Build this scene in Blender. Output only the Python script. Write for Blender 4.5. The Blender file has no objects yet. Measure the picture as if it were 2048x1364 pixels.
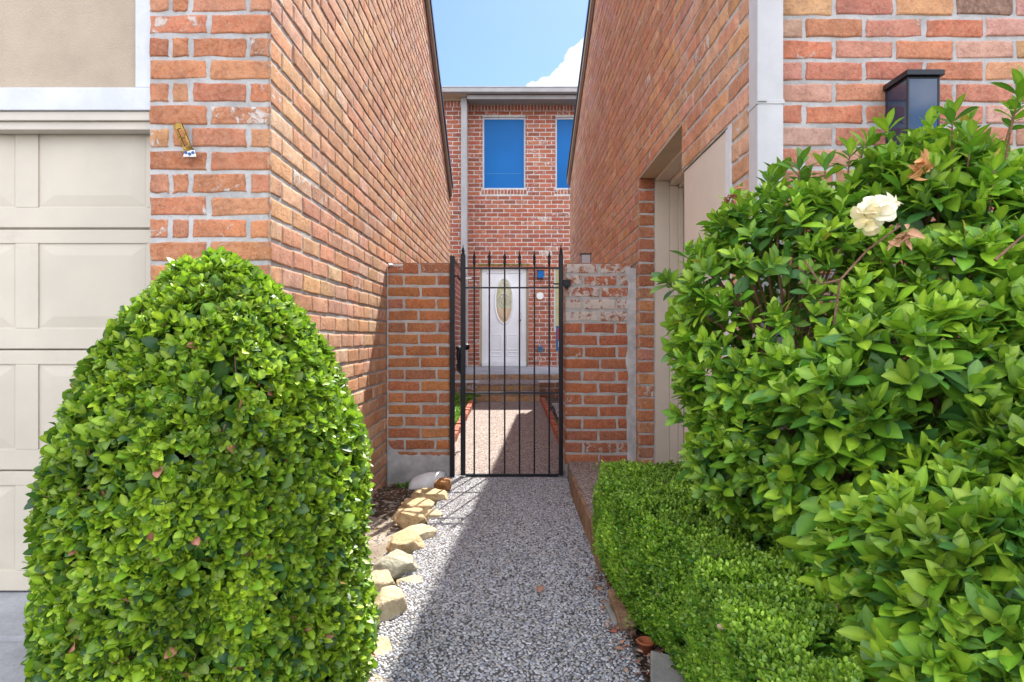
import bpy, bmesh, math, random
import numpy as np
from mathutils import Vector, Matrix, noise as mnoise

sc = bpy.context.scene
COL = sc.collection
R = math.radians
# ------------------------------------------------------------------ camera
CAMZ = 1.12; F = 1236.0; VU, VV = 1028.0, 675.0
cam = bpy.data.cameras.new('camera'); co = bpy.data.objects.new('camera', cam); COL.objects.link(co)
co.location = (0, 0, CAMZ); co.rotation_euler = (R(90), 0, 0)
cam.sensor_width = 36; cam.lens = 36 * F / 2048; cam.clip_end = 500; cam.clip_start = 0.05
cam.shift_x = -4 / 2048; cam.shift_y = -7 / 2048
sc.camera = co
def X(u, Y): return (u - VU) / F * Y
def Z(v, Y): return CAMZ + (VV - v) / F * Y
# ------------------------------------------------------------------ sky, sun, exposure
SUN_EL, SUN_AZ = 51.9, 17.1
SKY_TINT = (.36, .43, .58); FILL_CLOUD = (9.2, 9.2, 9.6)
w = bpy.data.worlds.new('World'); sc.world = w; w.use_nodes = True
nt = w.node_tree; N_ = nt.nodes; L_ = nt.links
bg = N_['Background']; bg.inputs['Strength'].default_value = 0.15
sky = N_.new('ShaderNodeTexSky'); sky.sky_type = 'NISHITA'; sky.sun_disc = False
sky.sun_elevation = R(SUN_EL); sky.sun_rotation = R(SUN_AZ)
sky.air_density = 1.0; sky.dust_density = 0.6; sky.ozone_density = 1.5
tc = N_.new('ShaderNodeTexCoord')
nz = N_.new('ShaderNodeTexNoise'); nz.inputs['Scale'].default_value = 38; nz.inputs['Detail'].default_value = 7
nz.inputs['Roughness'].default_value = 0.6
L_.new(tc.outputs['Generated'], nz.inputs['Vector'])
# a bank of cumulus: lobes in the sky behind the houses
def wmath(op, a, b=None, c=None):
    n = N_.new('ShaderNodeMath'); n.operation = op
    for i, q in enumerate((a, b, c)):
        if q is None: continue
        if isinstance(q, (int, float)): n.inputs[i].default_value = q
        else: L_.new(q, n.inputs[i])
    return n.outputs[0]
lobes = [(1070, 186, 24), (1092, 180, 27), (1118, 174, 28), (1142, 158, 30), (1166, 130, 34), (1185, 130, 40), (1220, 120, 60),
         (1290, 130, 90), (1400, 120, 110), (1130, 210, 60), (1240, 220, 110), (700, 260, 70), (560, 200, 90), (420, 230, 120)]
best = None
for (u, v, r) in lobes:
    d = Vector(((u - VU) / F, 1, (VV - v) / F)).normalized()
    vm = N_.new('ShaderNodeVectorMath'); vm.operation = 'DISTANCE'
    L_.new(tc.outputs['Generated'], vm.inputs[0]); vm.inputs[1].default_value = d
    t = wmath('SUBTRACT', r / F * 1.0, vm.outputs['Value'])
    best = t if best is None else wmath('SMOOTH_MAX', best, t, 0.003)
nn = wmath('MULTIPLY', wmath('SUBTRACT', nz.outputs['Fac'], 0.5), 0.024)
sxyz = N_.new('ShaderNodeSeparateXYZ'); L_.new(tc.outputs['Generated'], sxyz.inputs[0])
cm = N_.new('ShaderNodeMapRange'); cm.interpolation_type = 'SMOOTHSTEP'
L_.new(wmath('ADD', best, nn), cm.inputs['Value'])
cm.inputs['From Min'].default_value = -0.0012; cm.inputs['From Max'].default_value = 0.0022
mx = N_.new('ShaderNodeMix'); mx.data_type = 'RGBA'
# sky tinted deep blue sunwards; unseen bright cloud added behind camera as fill light
fr = N_.new('ShaderNodeMapRange'); L_.new(sxyz.outputs['Y'], fr.inputs['Value']); fr.inputs['From Min'].default_value = -0.2; fr.inputs['From Max'].default_value = 0.55
deep = N_.new('ShaderNodeMix'); deep.data_type = 'RGBA'; deep.blend_type = 'MULTIPLY'
L_.new(fr.outputs[0], deep.inputs['Factor']); L_.new(sky.outputs[0], deep.inputs['A']); deep.inputs['B'].default_value = (*SKY_TINT, 1)
L_.new(cm.outputs[0], mx.inputs['Factor']); L_.new(deep.outputs['Result'], mx.inputs['A'])
mx.inputs['B'].default_value = (4.0, 4.1, 4.3, 1)
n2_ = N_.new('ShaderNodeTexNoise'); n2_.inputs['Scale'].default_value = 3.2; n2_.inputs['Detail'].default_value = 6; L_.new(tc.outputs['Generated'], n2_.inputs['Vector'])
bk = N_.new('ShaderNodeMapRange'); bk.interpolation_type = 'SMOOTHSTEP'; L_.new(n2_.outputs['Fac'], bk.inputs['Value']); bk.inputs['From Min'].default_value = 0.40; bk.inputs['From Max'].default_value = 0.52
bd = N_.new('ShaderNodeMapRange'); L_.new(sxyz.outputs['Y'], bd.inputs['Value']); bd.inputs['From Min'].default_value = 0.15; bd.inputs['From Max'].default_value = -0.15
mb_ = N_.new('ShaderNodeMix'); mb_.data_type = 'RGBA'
L_.new(wmath('MULTIPLY', bk.outputs[0], bd.outputs[0]), mb_.inputs['Factor']); L_.new(mx.outputs['Result'], mb_.inputs['A']); mb_.inputs['B'].default_value = (*FILL_CLOUD, 1)
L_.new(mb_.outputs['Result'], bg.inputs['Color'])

sl = bpy.data.lights.new('sun', 'SUN'); sl.energy = 5.0; sl.angle = R(0.5); sl.color = (1, 0.95, 0.86)
so = bpy.data.objects.new('sun', sl); COL.objects.link(so)
sd = Vector((math.sin(R(SUN_AZ)) * math.cos(R(SUN_EL)), math.cos(R(SUN_AZ)) * math.cos(R(SUN_EL)), math.sin(R(SUN_EL))))
so.rotation_euler = (-sd).to_track_quat('-Z', 'Y').to_euler(); so.location = (3, 8, 12)
vs = sc.view_settings
vs.view_transform = 'Standard'; vs.look = 'None'; vs.exposure = 1.35; vs.gamma = 1
sc.cycles.max_bounces = 8; sc.cycles.transparent_max_bounces = 6

# ------------------------------------------------------------------ helpers
def props(o, label=None, cat=None, group=None, kind=None):
    if label: o['label'] = label
    if cat: o['category'] = cat
    if group: o['group'] = group
    if kind: o['kind'] = kind
    return o
def thing(name, label, cat, loc=(0, 0, 0), group=None):
    o = bpy.data.objects.new(name, None); COL.objects.link(o); o.location = loc
    o.empty_display_size = 0.1
    return props(o, label, cat, group)
def link(name, me, mat, parent=None):
    o = bpy.data.objects.new(name, me); COL.objects.link(o)
    if mat is not None:
        for m in (mat if isinstance(mat, (list, tuple)) else [mat]): me.materials.append(m)
    if parent is not None:
        o.parent = parent; o.location = -wloc(parent)
    return o
def wloc(o):
    l = Vector(o.location)
    while o.parent: o = o.parent; l += Vector(o.location)
    return l
def recenter(o):
    """move a top-level mesh's origin to its base centre"""
    me = o.data; n = len(me.vertices); a = np.empty(n * 3); me.vertices.foreach_get('co', a); a = a.reshape(-1, 3)
    c = np.array([(a[:, 0].min() + a[:, 0].max()) / 2, (a[:, 1].min() + a[:, 1].max()) / 2, a[:, 2].min()])
    me.vertices.foreach_set('co', (a - c).ravel()); o.location = Vector(o.location) + Vector(c); me.update()
    return o
class MB:
    def __init__(s): s.v = []; s.f = []; s.m = []
    def add(s, vs, fs, m=0):
        k = len(s.v); s.v += [tuple(p) for p in vs]; s.f += [tuple(i + k for i in f) for f in fs]; s.m += [m] * len(fs)
        return s
    def box(s, x0, x1, y0, y1, z0, z1, m=0):
        vs_ = [(x, y, z) for z in (z0, z1) for y in (y0, y1) for x in (x0, x1)]
        return s.add(vs_, [(0, 2, 3, 1), (4, 5, 7, 6), (0, 1, 5, 4), (2, 6, 7, 3), (0, 4, 6, 2), (1, 3, 7, 5)], m)
    def prism(s, pts, a, b, axis='x', m=0):
        """polygon pts extruded along axis from a to b; pts are (y,z) / (x,z) / (x,y)"""
        f = {'x': lambda p, t: (t, p[0], p[1]), 'y': lambda p, t: (p[0], t, p[1]), 'z': lambda p, t: (p[0], p[1], t)}[axis]
        n = len(pts); vs_ = [f(p, a) for p in pts] + [f(p, b) for p in pts]
        fs = [tuple(range(n)), tuple(range(2 * n - 1, n - 1, -1))] + [(i, i + n, (i + 1) % n + n, (i + 1) % n) for i in range(n)]
        return s.add(vs_, fs, m)
    def tube(s, p, rad, n=10, m=0, cap=True):
        p = [Vector(q) for q in p]; rad = rad if isinstance(rad, (list, tuple)) else [rad] * len(p)
        vs_ = []; prev = None
        for i, q in enumerate(p):
            t = (p[min(i + 1, len(p) - 1)] - p[max(i - 1, 0)]).normalized()
            if prev is None:
                a = t.orthogonal().normalized()
            else:
                a = (prev - t * prev.dot(t)).normalized()
            prev = a; b = t.cross(a)
            for k in range(n):
                th = 2 * math.pi * k / n; vs_.append(q + (a * math.cos(th) + b * math.sin(th)) * rad[i])
        fs = [(i * n + k, i * n + (k + 1) % n, (i + 1) * n + (k + 1) % n, (i + 1) * n + k) for i in range(len(p) - 1) for k in range(n)]
        if cap: fs += [tuple(range(n - 1, -1, -1)), tuple(range((len(p) - 1) * n, len(p) * n))]
        return s.add(vs_, fs, m)
    def lathe(s, c, prof, n=16, m=0):
        c = Vector(c); vs_ = []; 
        for (r, z) in prof:
            for k in range(n):
                th = 2 * math.pi * k / n; vs_.append((c.x + r * math.cos(th), c.y + r * math.sin(th), c.z + z))
        k0 = len(prof)
        fs = [(i * n + k, i * n + (k + 1) % n, (i + 1) * n + (k + 1) % n, (i + 1) * n + k) for i in range(k0 - 1) for k in range(n)]
        fs += [tuple(range(n - 1, -1, -1)), tuple(range((k0 - 1) * n, k0 * n))]
        return s.add(vs_, fs, m)
    def build(s, name, mat, parent=None, smooth=False, bevel=0):
        me = bpy.data.meshes.new(name); me.from_pydata(s.v, [], s.f)
        bm = bmesh.new(); bm.from_mesh(me)
        bmesh.ops.recalc_face_normals(bm, faces=bm.faces); bm.to_mesh(me); bm.free()
        me.polygons.foreach_set('material_index', s.m)
        if smooth: me.polygons.foreach_set('use_smooth', [True] * len(s.f))
        o = link(name, me, mat, parent)
        if bevel:
            b = o.modifiers.new('bevel', 'BEVEL'); b.width = bevel; b.segments = 2; b.limit_method = 'ANGLE'
        return o
def np_mesh(name, V, tmpl_loops, tmpl_sizes, nv, count, mats, parent=None, col=None, smooth=True, extra=None):
    """count copies of a face template over nv vertices each; V (count*nv,3); extra = (verts, faces, material index)"""
    loops = (np.asarray(tmpl_loops)[None, :] + (np.arange(count) * nv)[:, None]).ravel()
    sizes = np.tile(np.asarray(tmpl_sizes), count); mi = np.zeros(len(sizes), dtype=np.int32)
    V = np.asarray(V).reshape(-1, 3)
    if extra:
        ev, ef, em = extra; base = len(V)
        V = np.vstack([V, np.asarray(ev, dtype=float).reshape(-1, 3)])
        loops = np.concatenate([loops, np.array([i + base for f in ef for i in f], dtype=int)])
        sizes = np.concatenate([sizes, np.array([len(f) for f in ef])]); mi = np.concatenate([mi, np.full(len(ef), em)])
        if col is not None: col = np.vstack([col, np.tile([[.5, .5, .5, 0]], (len(ev), 1))])
    me = bpy.data.meshes.new(name)
    me.vertices.add(len(V)); me.vertices.foreach_set('co', V.ravel())
    me.loops.add(len(loops)); me.loops.foreach_set('vertex_index', loops.astype(np.int32))
    me.polygons.add(len(sizes)); st = np.concatenate([[0], np.cumsum(sizes)[:-1]])
    me.polygons.foreach_set('loop_start', st.astype(np.int32))
    me.polygons.foreach_set('material_index', mi.astype(np.int32))
    me.polygons.foreach_set('use_smooth', np.full(len(sizes), smooth))
    me.update(calc_edges=True)
    if col is not None:
        a = me.color_attributes.new('col', 'FLOAT_COLOR', 'POINT'); a.data.foreach_set('color', col.astype(np.float32).ravel())
    return link(name, me, mats, parent)

# ------------------------------------------------------------------ materials
class MT:
    def __init__(s, name, rough=0.6, spec=0.5, metal=0.0):
        s.m = bpy.data.materials.new(name); s.m.use_nodes = True; s.t = s.m.node_tree
        s.b = s.t.nodes['Principled BSDF']; s.out = s.t.nodes['Material Output']
        s.b.inputs['Roughness'].default_value = rough; s.b.inputs['Specular IOR Level'].default_value = spec
        s.b.inputs['Metallic'].default_value = metal
        s.tc = s.n('ShaderNodeTexCoord').outputs['Object']
    def n(s, t): return s.t.nodes.new(t)
    def put(s, sock, v):
        if isinstance(v, bpy.types.NodeSocket): s.t.links.new(v, sock)
        elif isinstance(v, (tuple, list)) and len(v) == 3 and sock.type == 'RGBA': sock.default_value = (*v, 1)
        else: sock.default_value = v
    def noise(s, scale, detail=4, rough=0.55, vec=None, out='Fac', dist=0):
        n = s.n('ShaderNodeTexNoise'); s.put(n.inputs['Vector'], vec or s.tc); n.inputs['Scale'].default_value = scale
        n.inputs['Detail'].default_value = detail; n.inputs['Roughness'].default_value = rough; n.inputs['Distortion'].default_value = dist
        return n.outputs[out]
    def vor(s, scale, feature='F1', out='Distance', rnd=1, vec=None, smooth=None):
        n = s.n('ShaderNodeTexVoronoi'); n.feature = feature; s.put(n.inputs['Vector'], vec or s.tc)
        n.inputs['Scale'].default_value = scale; n.inputs['Randomness'].default_value = rnd
        return n.outputs[out]
    def map(s, v, a, b, c=0.0, d=1.0, smooth=True):
        n = s.n('ShaderNodeMapRange'); n.interpolation_type = 'SMOOTHSTEP' if smooth else 'LINEAR'
        s.put(n.inputs['Value'], v)
        for k, q in zip(('From Min', 'From Max', 'To Min', 'To Max'), (a, b, c, d)): s.put(n.inputs[k], q)
        return n.outputs[0]
    def math(s, op, a, b=0.0, c=None):
        n = s.n('ShaderNodeMath'); n.operation = op; s.put(n.inputs[0], a); s.put(n.inputs[1], b)
        if c is not None: s.put(n.inputs[2], c)
        return n.outputs[0]
    def mix(s, f, a, b, mode='MIX'):
        n = s.n('ShaderNodeMix'); n.data_type = 'RGBA'; n.blend_type = mode
        s.put(n.inputs['Factor'], f); s.put(n.inputs['A'], a); s.put(n.inputs['B'], b)
        return n.outputs['Result']
    def ramp(s, f, stops):
        n = s.n('ShaderNodeValToRGB'); s.put(n.inputs[0], f)
        while len(n.color_ramp.elements) < len(stops): n.color_ramp.elements.new(0.5)
        for e, (p, c) in zip(n.color_ramp.elements, stops): e.position = p; e.color = (*c, 1)
        return n.outputs[0]
    def attr(s, name='col', out='Color'):
        n = s.n('ShaderNodeAttribute'); n.attribute_name = name; return n.outputs[out]
    def bump(s, h, strength=0.3, dist=0.01, nrm=None):
        n = s.n('ShaderNodeBump'); s.put(n.inputs['Height'], h); n.inputs['Strength'].default_value = strength
        n.inputs['Distance'].default_value = dist
        if nrm: s.put(n.inputs['Normal'], nrm)
        return n.outputs[0]
    def base(s, c): s.put(s.b.inputs['Base Color'], c); return s
    def nrm(s, c): s.put(s.b.inputs['Normal'], c); return s
    def rgh(s, c): s.put(s.b.inputs['Roughness'], c); return s

def paint(name, c, rough=0.5, var=0.06, scale=3, bump=0.08, dirt=None, metal=0, bs=60, spec=0.4):
    m = MT(name, rough, spec, metal)
    c2 = tuple(x * (1 - var * 2.2) for x in c)
    col = m.mix(m.map(m.noise(scale, 6, .65), .3, .7), c2, c)
    if dirt:
        col = m.mix(m.map(m.noise(scale * 2.3, 8, .7), .58, .75, 0, .6), col, dirt)
    m.base(col)
    if bump: m.nrm(m.bump(m.noise(bs, 5, .6), bump, .004))
    return m.m

def brick_mat(name, wear=1.0, var=1.0):
    m = MT(name, 0.85, 0.25)
    a = m.attr(); w_ = m.attr(out='Alpha')
    n1 = m.noise(14, 6, .65); n2 = m.noise(55, 5, .7); n3 = m.noise(5, 5, .6)
    c = m.mix(m.map(n1, .3, .72), m.mix(.62 * var, a, (.5, .42, .38), 'MULTIPLY'), a)
    c = m.mix(m.map(n2, .35, .75, 0, .45), c, (.58, .36, .24))
    c = m.mix(m.map(m.noise(30, 7, .7, dist=1.5), .50, .62, 0, .5), c, m.mix(.75, c, (.45, .34, .30), 'MULTIPLY'))
    c = m.mix(m.map(n3, .45, .75, 0, .35), c, (.16, .085, .06))
    dots = m.map(m.noise(120, 3, .6), .62, .72, 0, .55); c = m.mix(dots, c, (.10, .06, .05))
    # lime bloom: more where the brick carries more wear
    th = m.math('SUBTRACT', .77, m.math('MULTIPLY', w_, .42))
    wf = m.map(m.noise(19, 9, .72, dist=.7), th, m.math('ADD', th, .09))
    c = m.mix(m.math('MULTIPLY', wf, .85 * wear), c, (.62, .58, .54))
    m.base(c)
    h = m.math('ADD', m.math('MULTIPLY', n2, .5), m.math('ADD', m.math('MULTIPLY', n1, .8), m.math('MULTIPLY', wf, .25)))
    h = m.math('ADD', h, m.math('MULTIPLY', m.noise(26, 8, .75, dist=1.2), 1.1))
    m.nrm(m.bump(h, .9, .008)); m.rgh(m.map(n1, .3, .7, .78, .95))
    return m.m
def mortar_mat(name, c=(.50, .485, .46)):
    m = MT(name, 0.95, .15)
    n1 = m.noise(9, 6, .65); n2 = m.noise(90, 4, .7)
    col = m.mix(m.map(n1, .3, .7), tuple(x * .68 for x in c), c)
    col = m.mix(m.map(n2, .5, .75, 0, .35), col, (.24, .22, .2))
    m.base(col); m.nrm(m.bump(m.math('ADD', n1, n2), .7, .006))
    return m.m
M = {}
M['brick'] = brick_mat('fired_brick'); M['mortar'] = mortar_mat('lime_mortar', (.50, .49, .485))
M['brick_red'] = brick_mat('red_brick', 1.0)
M['mortar_pale'] = mortar_mat('pale_mortar', (.66, .63, .60))
M['cream'] = paint('cream_paint', (.58, .52, .45), .45, .05, 2, .05)
M['door_cream'] = paint('garage_door_paint', (.56, .50, .41), .42, .07, 1.2, .10, bs=130, dirt=(.43, .37, .30))
M['stucco'] = paint('stucco_paint', (.47, .385, .295), .9, .10, 2, .9, bs=150, dirt=(.38, .31, .24))
M['white'] = paint('white_trim_paint', (.60, .62, .66), .45, .08, 5, .2, dirt=(.42, .43, .45))
M['grey_trim'] = paint('grey_trim_paint', (.38, .37, .37), .5, .08, 4, .08)
M['brown_trim'] = paint('brown_trim_paint', (.20, .12, .085), .6, .1, 4, .1)
M['tan_trim'] = paint('tan_trim_paint', (.50, .40, .28), .5, .08, 4, .1)
M['drip'] = paint('slate_blue_metal', (.03, .07, .14), .35, .1, 4, 0, metal=.5)
M['iron'] = paint('black_iron', (.007, .009, .017), .42, .2, 30, .15, bs=200, spec=.3)
M['roof'] = paint('roof_shingle', (.10, .09, .085), .9, .2, 6, .6)
M['render'] = paint('cement_render', (.40, .40, .41), .9, .18, 7, .8, dirt=(.26, .27, .29), bs=35)
M['spout'] = paint('downspout_paint', (.50, .495, .51), .45, .08, 3, .08, dirt=(.38, .37, .37))
M['brass'] = paint('aged_brass', (.42, .26, .07), .35, .35, 40, .2, metal=.9, bs=200)
M['blue_bead'] = paint('blue_enamel', (.01, .08, .30), .3, .05, 20, 0)
M['white_enamel'] = paint('white_enamel', (.8, .8, .78), .3, .05, 20, 0)
M['steel'] = paint('galvanised_steel', (.55, .55, .54), .4, .1, 30, .1, metal=.6)
M['lamp_black'] = paint('black_lamp_metal', (.010, .013, .02), .3, .2, 30, .05)
M['door_white'] = paint('front_door_paint', (.84, .85, .88), .4, .04, 3, .04)
M['lintel'] = paint('rusted_lintel', (.30, .19, .05), .8, .3, 9, .3)

def concrete(name, c, scale=1.0):
    m = MT(name, .9, .2)
    n1 = m.noise(2.5 * scale, 8, .7); n2 = m.noise(70 * scale, 4, .7)
    col = m.mix(m.map(n1, .3, .7), tuple(x * .65 for x in c), c)
    col = m.mix(m.map(n2, .45, .75, 0, .4), col, tuple(x * .5 for x in c))
    m.base(col); m.nrm(m.bump(m.math('ADD', n1, n2), .5, .006)); return m.m
M['drive'] = concrete('driveway_concrete', (.36, .37, .39))
M['porch'] = concrete('porch_concrete', (.40, .41, .44))
M['matrix'] = concrete('pebble_dash_matrix', (.10, .095, .095), 2)

def pebble_sheet(name, scale, dark, lights, bumpd=.006):
    m = MT(name, .75, .3)
    warp = m.n('ShaderNodeVectorMath'); warp.operation = 'ADD'; m.put(warp.inputs[0], m.tc)
    sc_ = m.n('ShaderNodeVectorMath'); sc_.operation = 'SCALE'; m.put(sc_.inputs[0], m.noise(40, 2, .5, out='Color')); sc_.inputs['Scale'].default_value = .012
    m.put(warp.inputs[1], sc_.outputs[0])
    d = m.vor(scale, 'DISTANCE_TO_EDGE', vec=warp.outputs[0]); cc = m.vor(scale, 'F1', 'Color', vec=warp.outputs[0])
    f = m.map(d, .03, .16)
    sep = m.n('ShaderNodeSeparateColor'); m.put(sep.inputs[0], cc)
    pc = m.ramp(sep.outputs[0], lights)
    col = m.mix(f, dark, pc)
    col = m.mix(m.map(m.noise(3, 6, .7), .5, .75, 0, .45), col, tuple(x * 2.2 for x in dark))
    m.base(col); m.nrm(m.bump(m.map(d, 0, .28), 1.0, bumpd)); return m.m
PEB = [(0, (.24, .17, .15)), (.3, (.44, .35, .31)), (.65, (.60, .50, .45)), (1, (.72, .64, .59))]
M['pebble_sheet'] = pebble_sheet('exposed_aggregate', 75, (.10, .075, .065), PEB)
M['white_pebbles'] = pebble_sheet('white_pebbles', 22, (.10, .09, .08), [(0, (.5, .5, .52)), (.5, (.66, .66, .68)), (1, (.78, .78, .78))], .02)
def pebble_mat():
    m = MT('pebble_stone', .55, .4)
    a = m.attr(); n1 = m.noise(160, 4, .6)
    m.base(m.mix(m.map(n1, .35, .7, 0, .5), a, m.mix(.6, a, (.4, .35, .3), 'MULTIPLY')))
    m.nrm(m.bump(n1, .3, .002)); return m.m
M['pebble'] = pebble_mat()
def soil():
    m = MT('dark_soil', 1, .1)
    n1 = m.noise(6, 8, .7); n2 = m.noise(60, 6, .75); v = m.vor(45, 'F1', 'Color')
    c = m.mix(m.map(n1, .3, .7), (.045, .03, .022), (.12, .085, .06))
    c = m.mix(m.map(n2, .5, .7, 0, .6), c, (.20, .16, .12))
    sp = m.n('ShaderNodeSeparateColor'); m.put(sp.inputs[0], v)
    c = m.mix(m.math('MULTIPLY', m.map(sp.outputs[0], .82, .84), .7), c, (.42, .38, .33))
    m.base(c); m.nrm(m.bump(m.math('ADD', n1, n2), 1, .02)); return m.m
M['soil'] = soil()
def sandy():
    m = MT('dry_gritty_soil', 1, .1)
    n1 = m.noise(5, 8, .7); n2 = m.noise(80, 6, .75)
    c = m.mix(m.map(n1, .35, .65), (.28, .235, .18), (.42, .38, .32))
    c = m.mix(m.map(n2, .5, .68, 0, .7), c, (.14, .11, .085))
    m.base(c); m.nrm(m.bump(m.math('ADD', n1, n2), 1, .015)); return m.m
M['sandy'] = sandy()
def rockm(name, c1, c2, c3):
    m = MT(name, .85, .25)
    n1 = m.noise(9, 7, .65, dist=.6); n2 = m.noise(60, 5, .7)
    c = m.mix(m.map(n1, .35, .68), c1, c2); c = m.mix(m.map(n2, .55, .75, 0, .5), c, c3)
    m.base(c); m.nrm(m.bump(m.math('ADD', m.math('MULTIPLY', n1, 1.8), m.math('ADD', n2, m.noise(22, 8, .75, dist=1))), 1.0, .014)); return m.m
M['rock_tan'] = rockm('tan_fieldstone', (.48, .34, .18), (.64, .51, .32), (.25, .15, .08))
M['rock_pale'] = rockm('pale_fieldstone', (.46, .36, .22), (.62, .53, .37), (.26, .19, .12))
M['rock_grey'] = rockm('grey_fieldstone', (.34, .33, .25), (.55, .52, .42), (.18, .17, .12))
M['clay'] = rockm('rusty_clay', (.30, .14, .055), (.46, .25, .11), (.2, .1, .05))
M['wood'] = rockm('weathered_brown_board', (.22, .13, .075), (.38, .25, .15), (.12, .07, .045))
M['terracotta'] = paint('terracotta', (.36, .10, .04), .8, .15, 20, .2)
M['slab'] = concrete('edging_slab', (.27, .27, .25), 2)
M['bark'] = rockm('twig_bark', (.20, .11, .065), (.34, .20, .12), (.1, .06, .04))

def leaf_mat(name, rough=.32, trans=.28, vein=True, tint=(.55, .9, .1)):
    m = MT(name, rough, .5)
    a = m.attr(); n1 = m.noise(90, 3, .5)
    c = m.mix(m.map(n1, .3, .7, 0, .35), a, m.mix(1, a, (.62, .72, .6), 'MULTIPLY'))
    m.base(c); m.nrm(m.bump(m.noise(160, 3, .5), .12, .003))
    tr = m.n('ShaderNodeBsdfTranslucent'); m.put(tr.inputs[0], m.mix(.55, a, tint, 'MIX'))
    ms = m.n('ShaderNodeMixShader'); ms.inputs[0].default_value = trans
    m.t.links.new(m.b.outputs[0], ms.inputs[1]); m.t.links.new(tr.outputs[0], ms.inputs[2]); m.t.links.new(ms.outputs[0], m.out.inputs[0])
    return m.m
M['leaf'] = leaf_mat('glossy_leaf', .46, .30, tint=(.16, .34, .02))
M['leaf_box'] = leaf_mat('boxwood_leaf', .45, .28, tint=(.12, .30, .02))
M['petal'] = leaf_mat('cream_petal', .6, .35, tint=(.8, .78, .5))
M['dry_petal'] = leaf_mat('withered_petal', .8, .15, tint=(.5, .28, .12))
def glass_mat(name, c, rough=.06, spec=.6):
    m = MT(name, rough, spec); m.base(m.mix(m.map(m.noise(1.2, 3, .5), .3, .7), c, tuple(x * .88 for x in c))); return m.m
M['blue_pane'] = glass_mat('blue_window_film', (.001, .13, .42), .25, .15)
M['blue_rail'] = glass_mat('blue_rail', (.02, .19, .44), .3, .3)
M['dark_glass'] = glass_mat('dark_lamp_glass', (.010, .03, .075), .04, 1.0)
M['frosted'] = glass_mat('frosted_lamp_glass', (.42, .38, .40), .3)
M['yellow_pane'] = paint('drawn_yellow_blind', (.50, .46, .22), .4, .1, 3, 0)

# ------------------------------------------------------------------ brickwork
PAL = [(.47, .185, .09), (.43, .15, .08), (.50, .23, .12), (.40, .17, .11), (.46, .22, .15), (.36, .12, .06), (.52, .27, .15), (.28, .11, .07)]
PALW = [5, 5, 4, 3, 3, 3, 2, 1]
def colf(pal=PAL, pw=PALW, wear=.25, wfn=None, gain=1.0):
    def f(u, z, r):
        c = r.choices(pal, pw)[0]; c = (min(.69, c[0] * 1.10), c[1] * 1.05, c[2] * .95); k = r.uniform(.85, 1.15) * gain
        wv = max(0, min(1, r.gauss(wear, .16)))
        if wfn: wv = max(wv, wfn(u, z, r))
        return (c[0] * k, c[1] * k * r.uniform(.92, 1.08), c[2] * k * r.uniform(.85, 1.15), wv)
    return f
def bond(L, bl, joint, off=0.0, header_every=0):
    def rows(i, zc, allow, r):
        out = []
        s = (-(bl / 2) if i % 2 else 0.0) + off
        for (a, b) in allow(zc):
            k = math.floor((a - s) / bl)
            x = s + k * bl
            while x < b:
                p, q = max(x, a), min(x + bl, b)
                if q - p > .035:
                    out.append((p + (joint / 2 if p > a + 1e-6 else 0), q - (joint / 2 if q < b - 1e-6 else 0)))
                x += bl
        return out
    return rows
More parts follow.
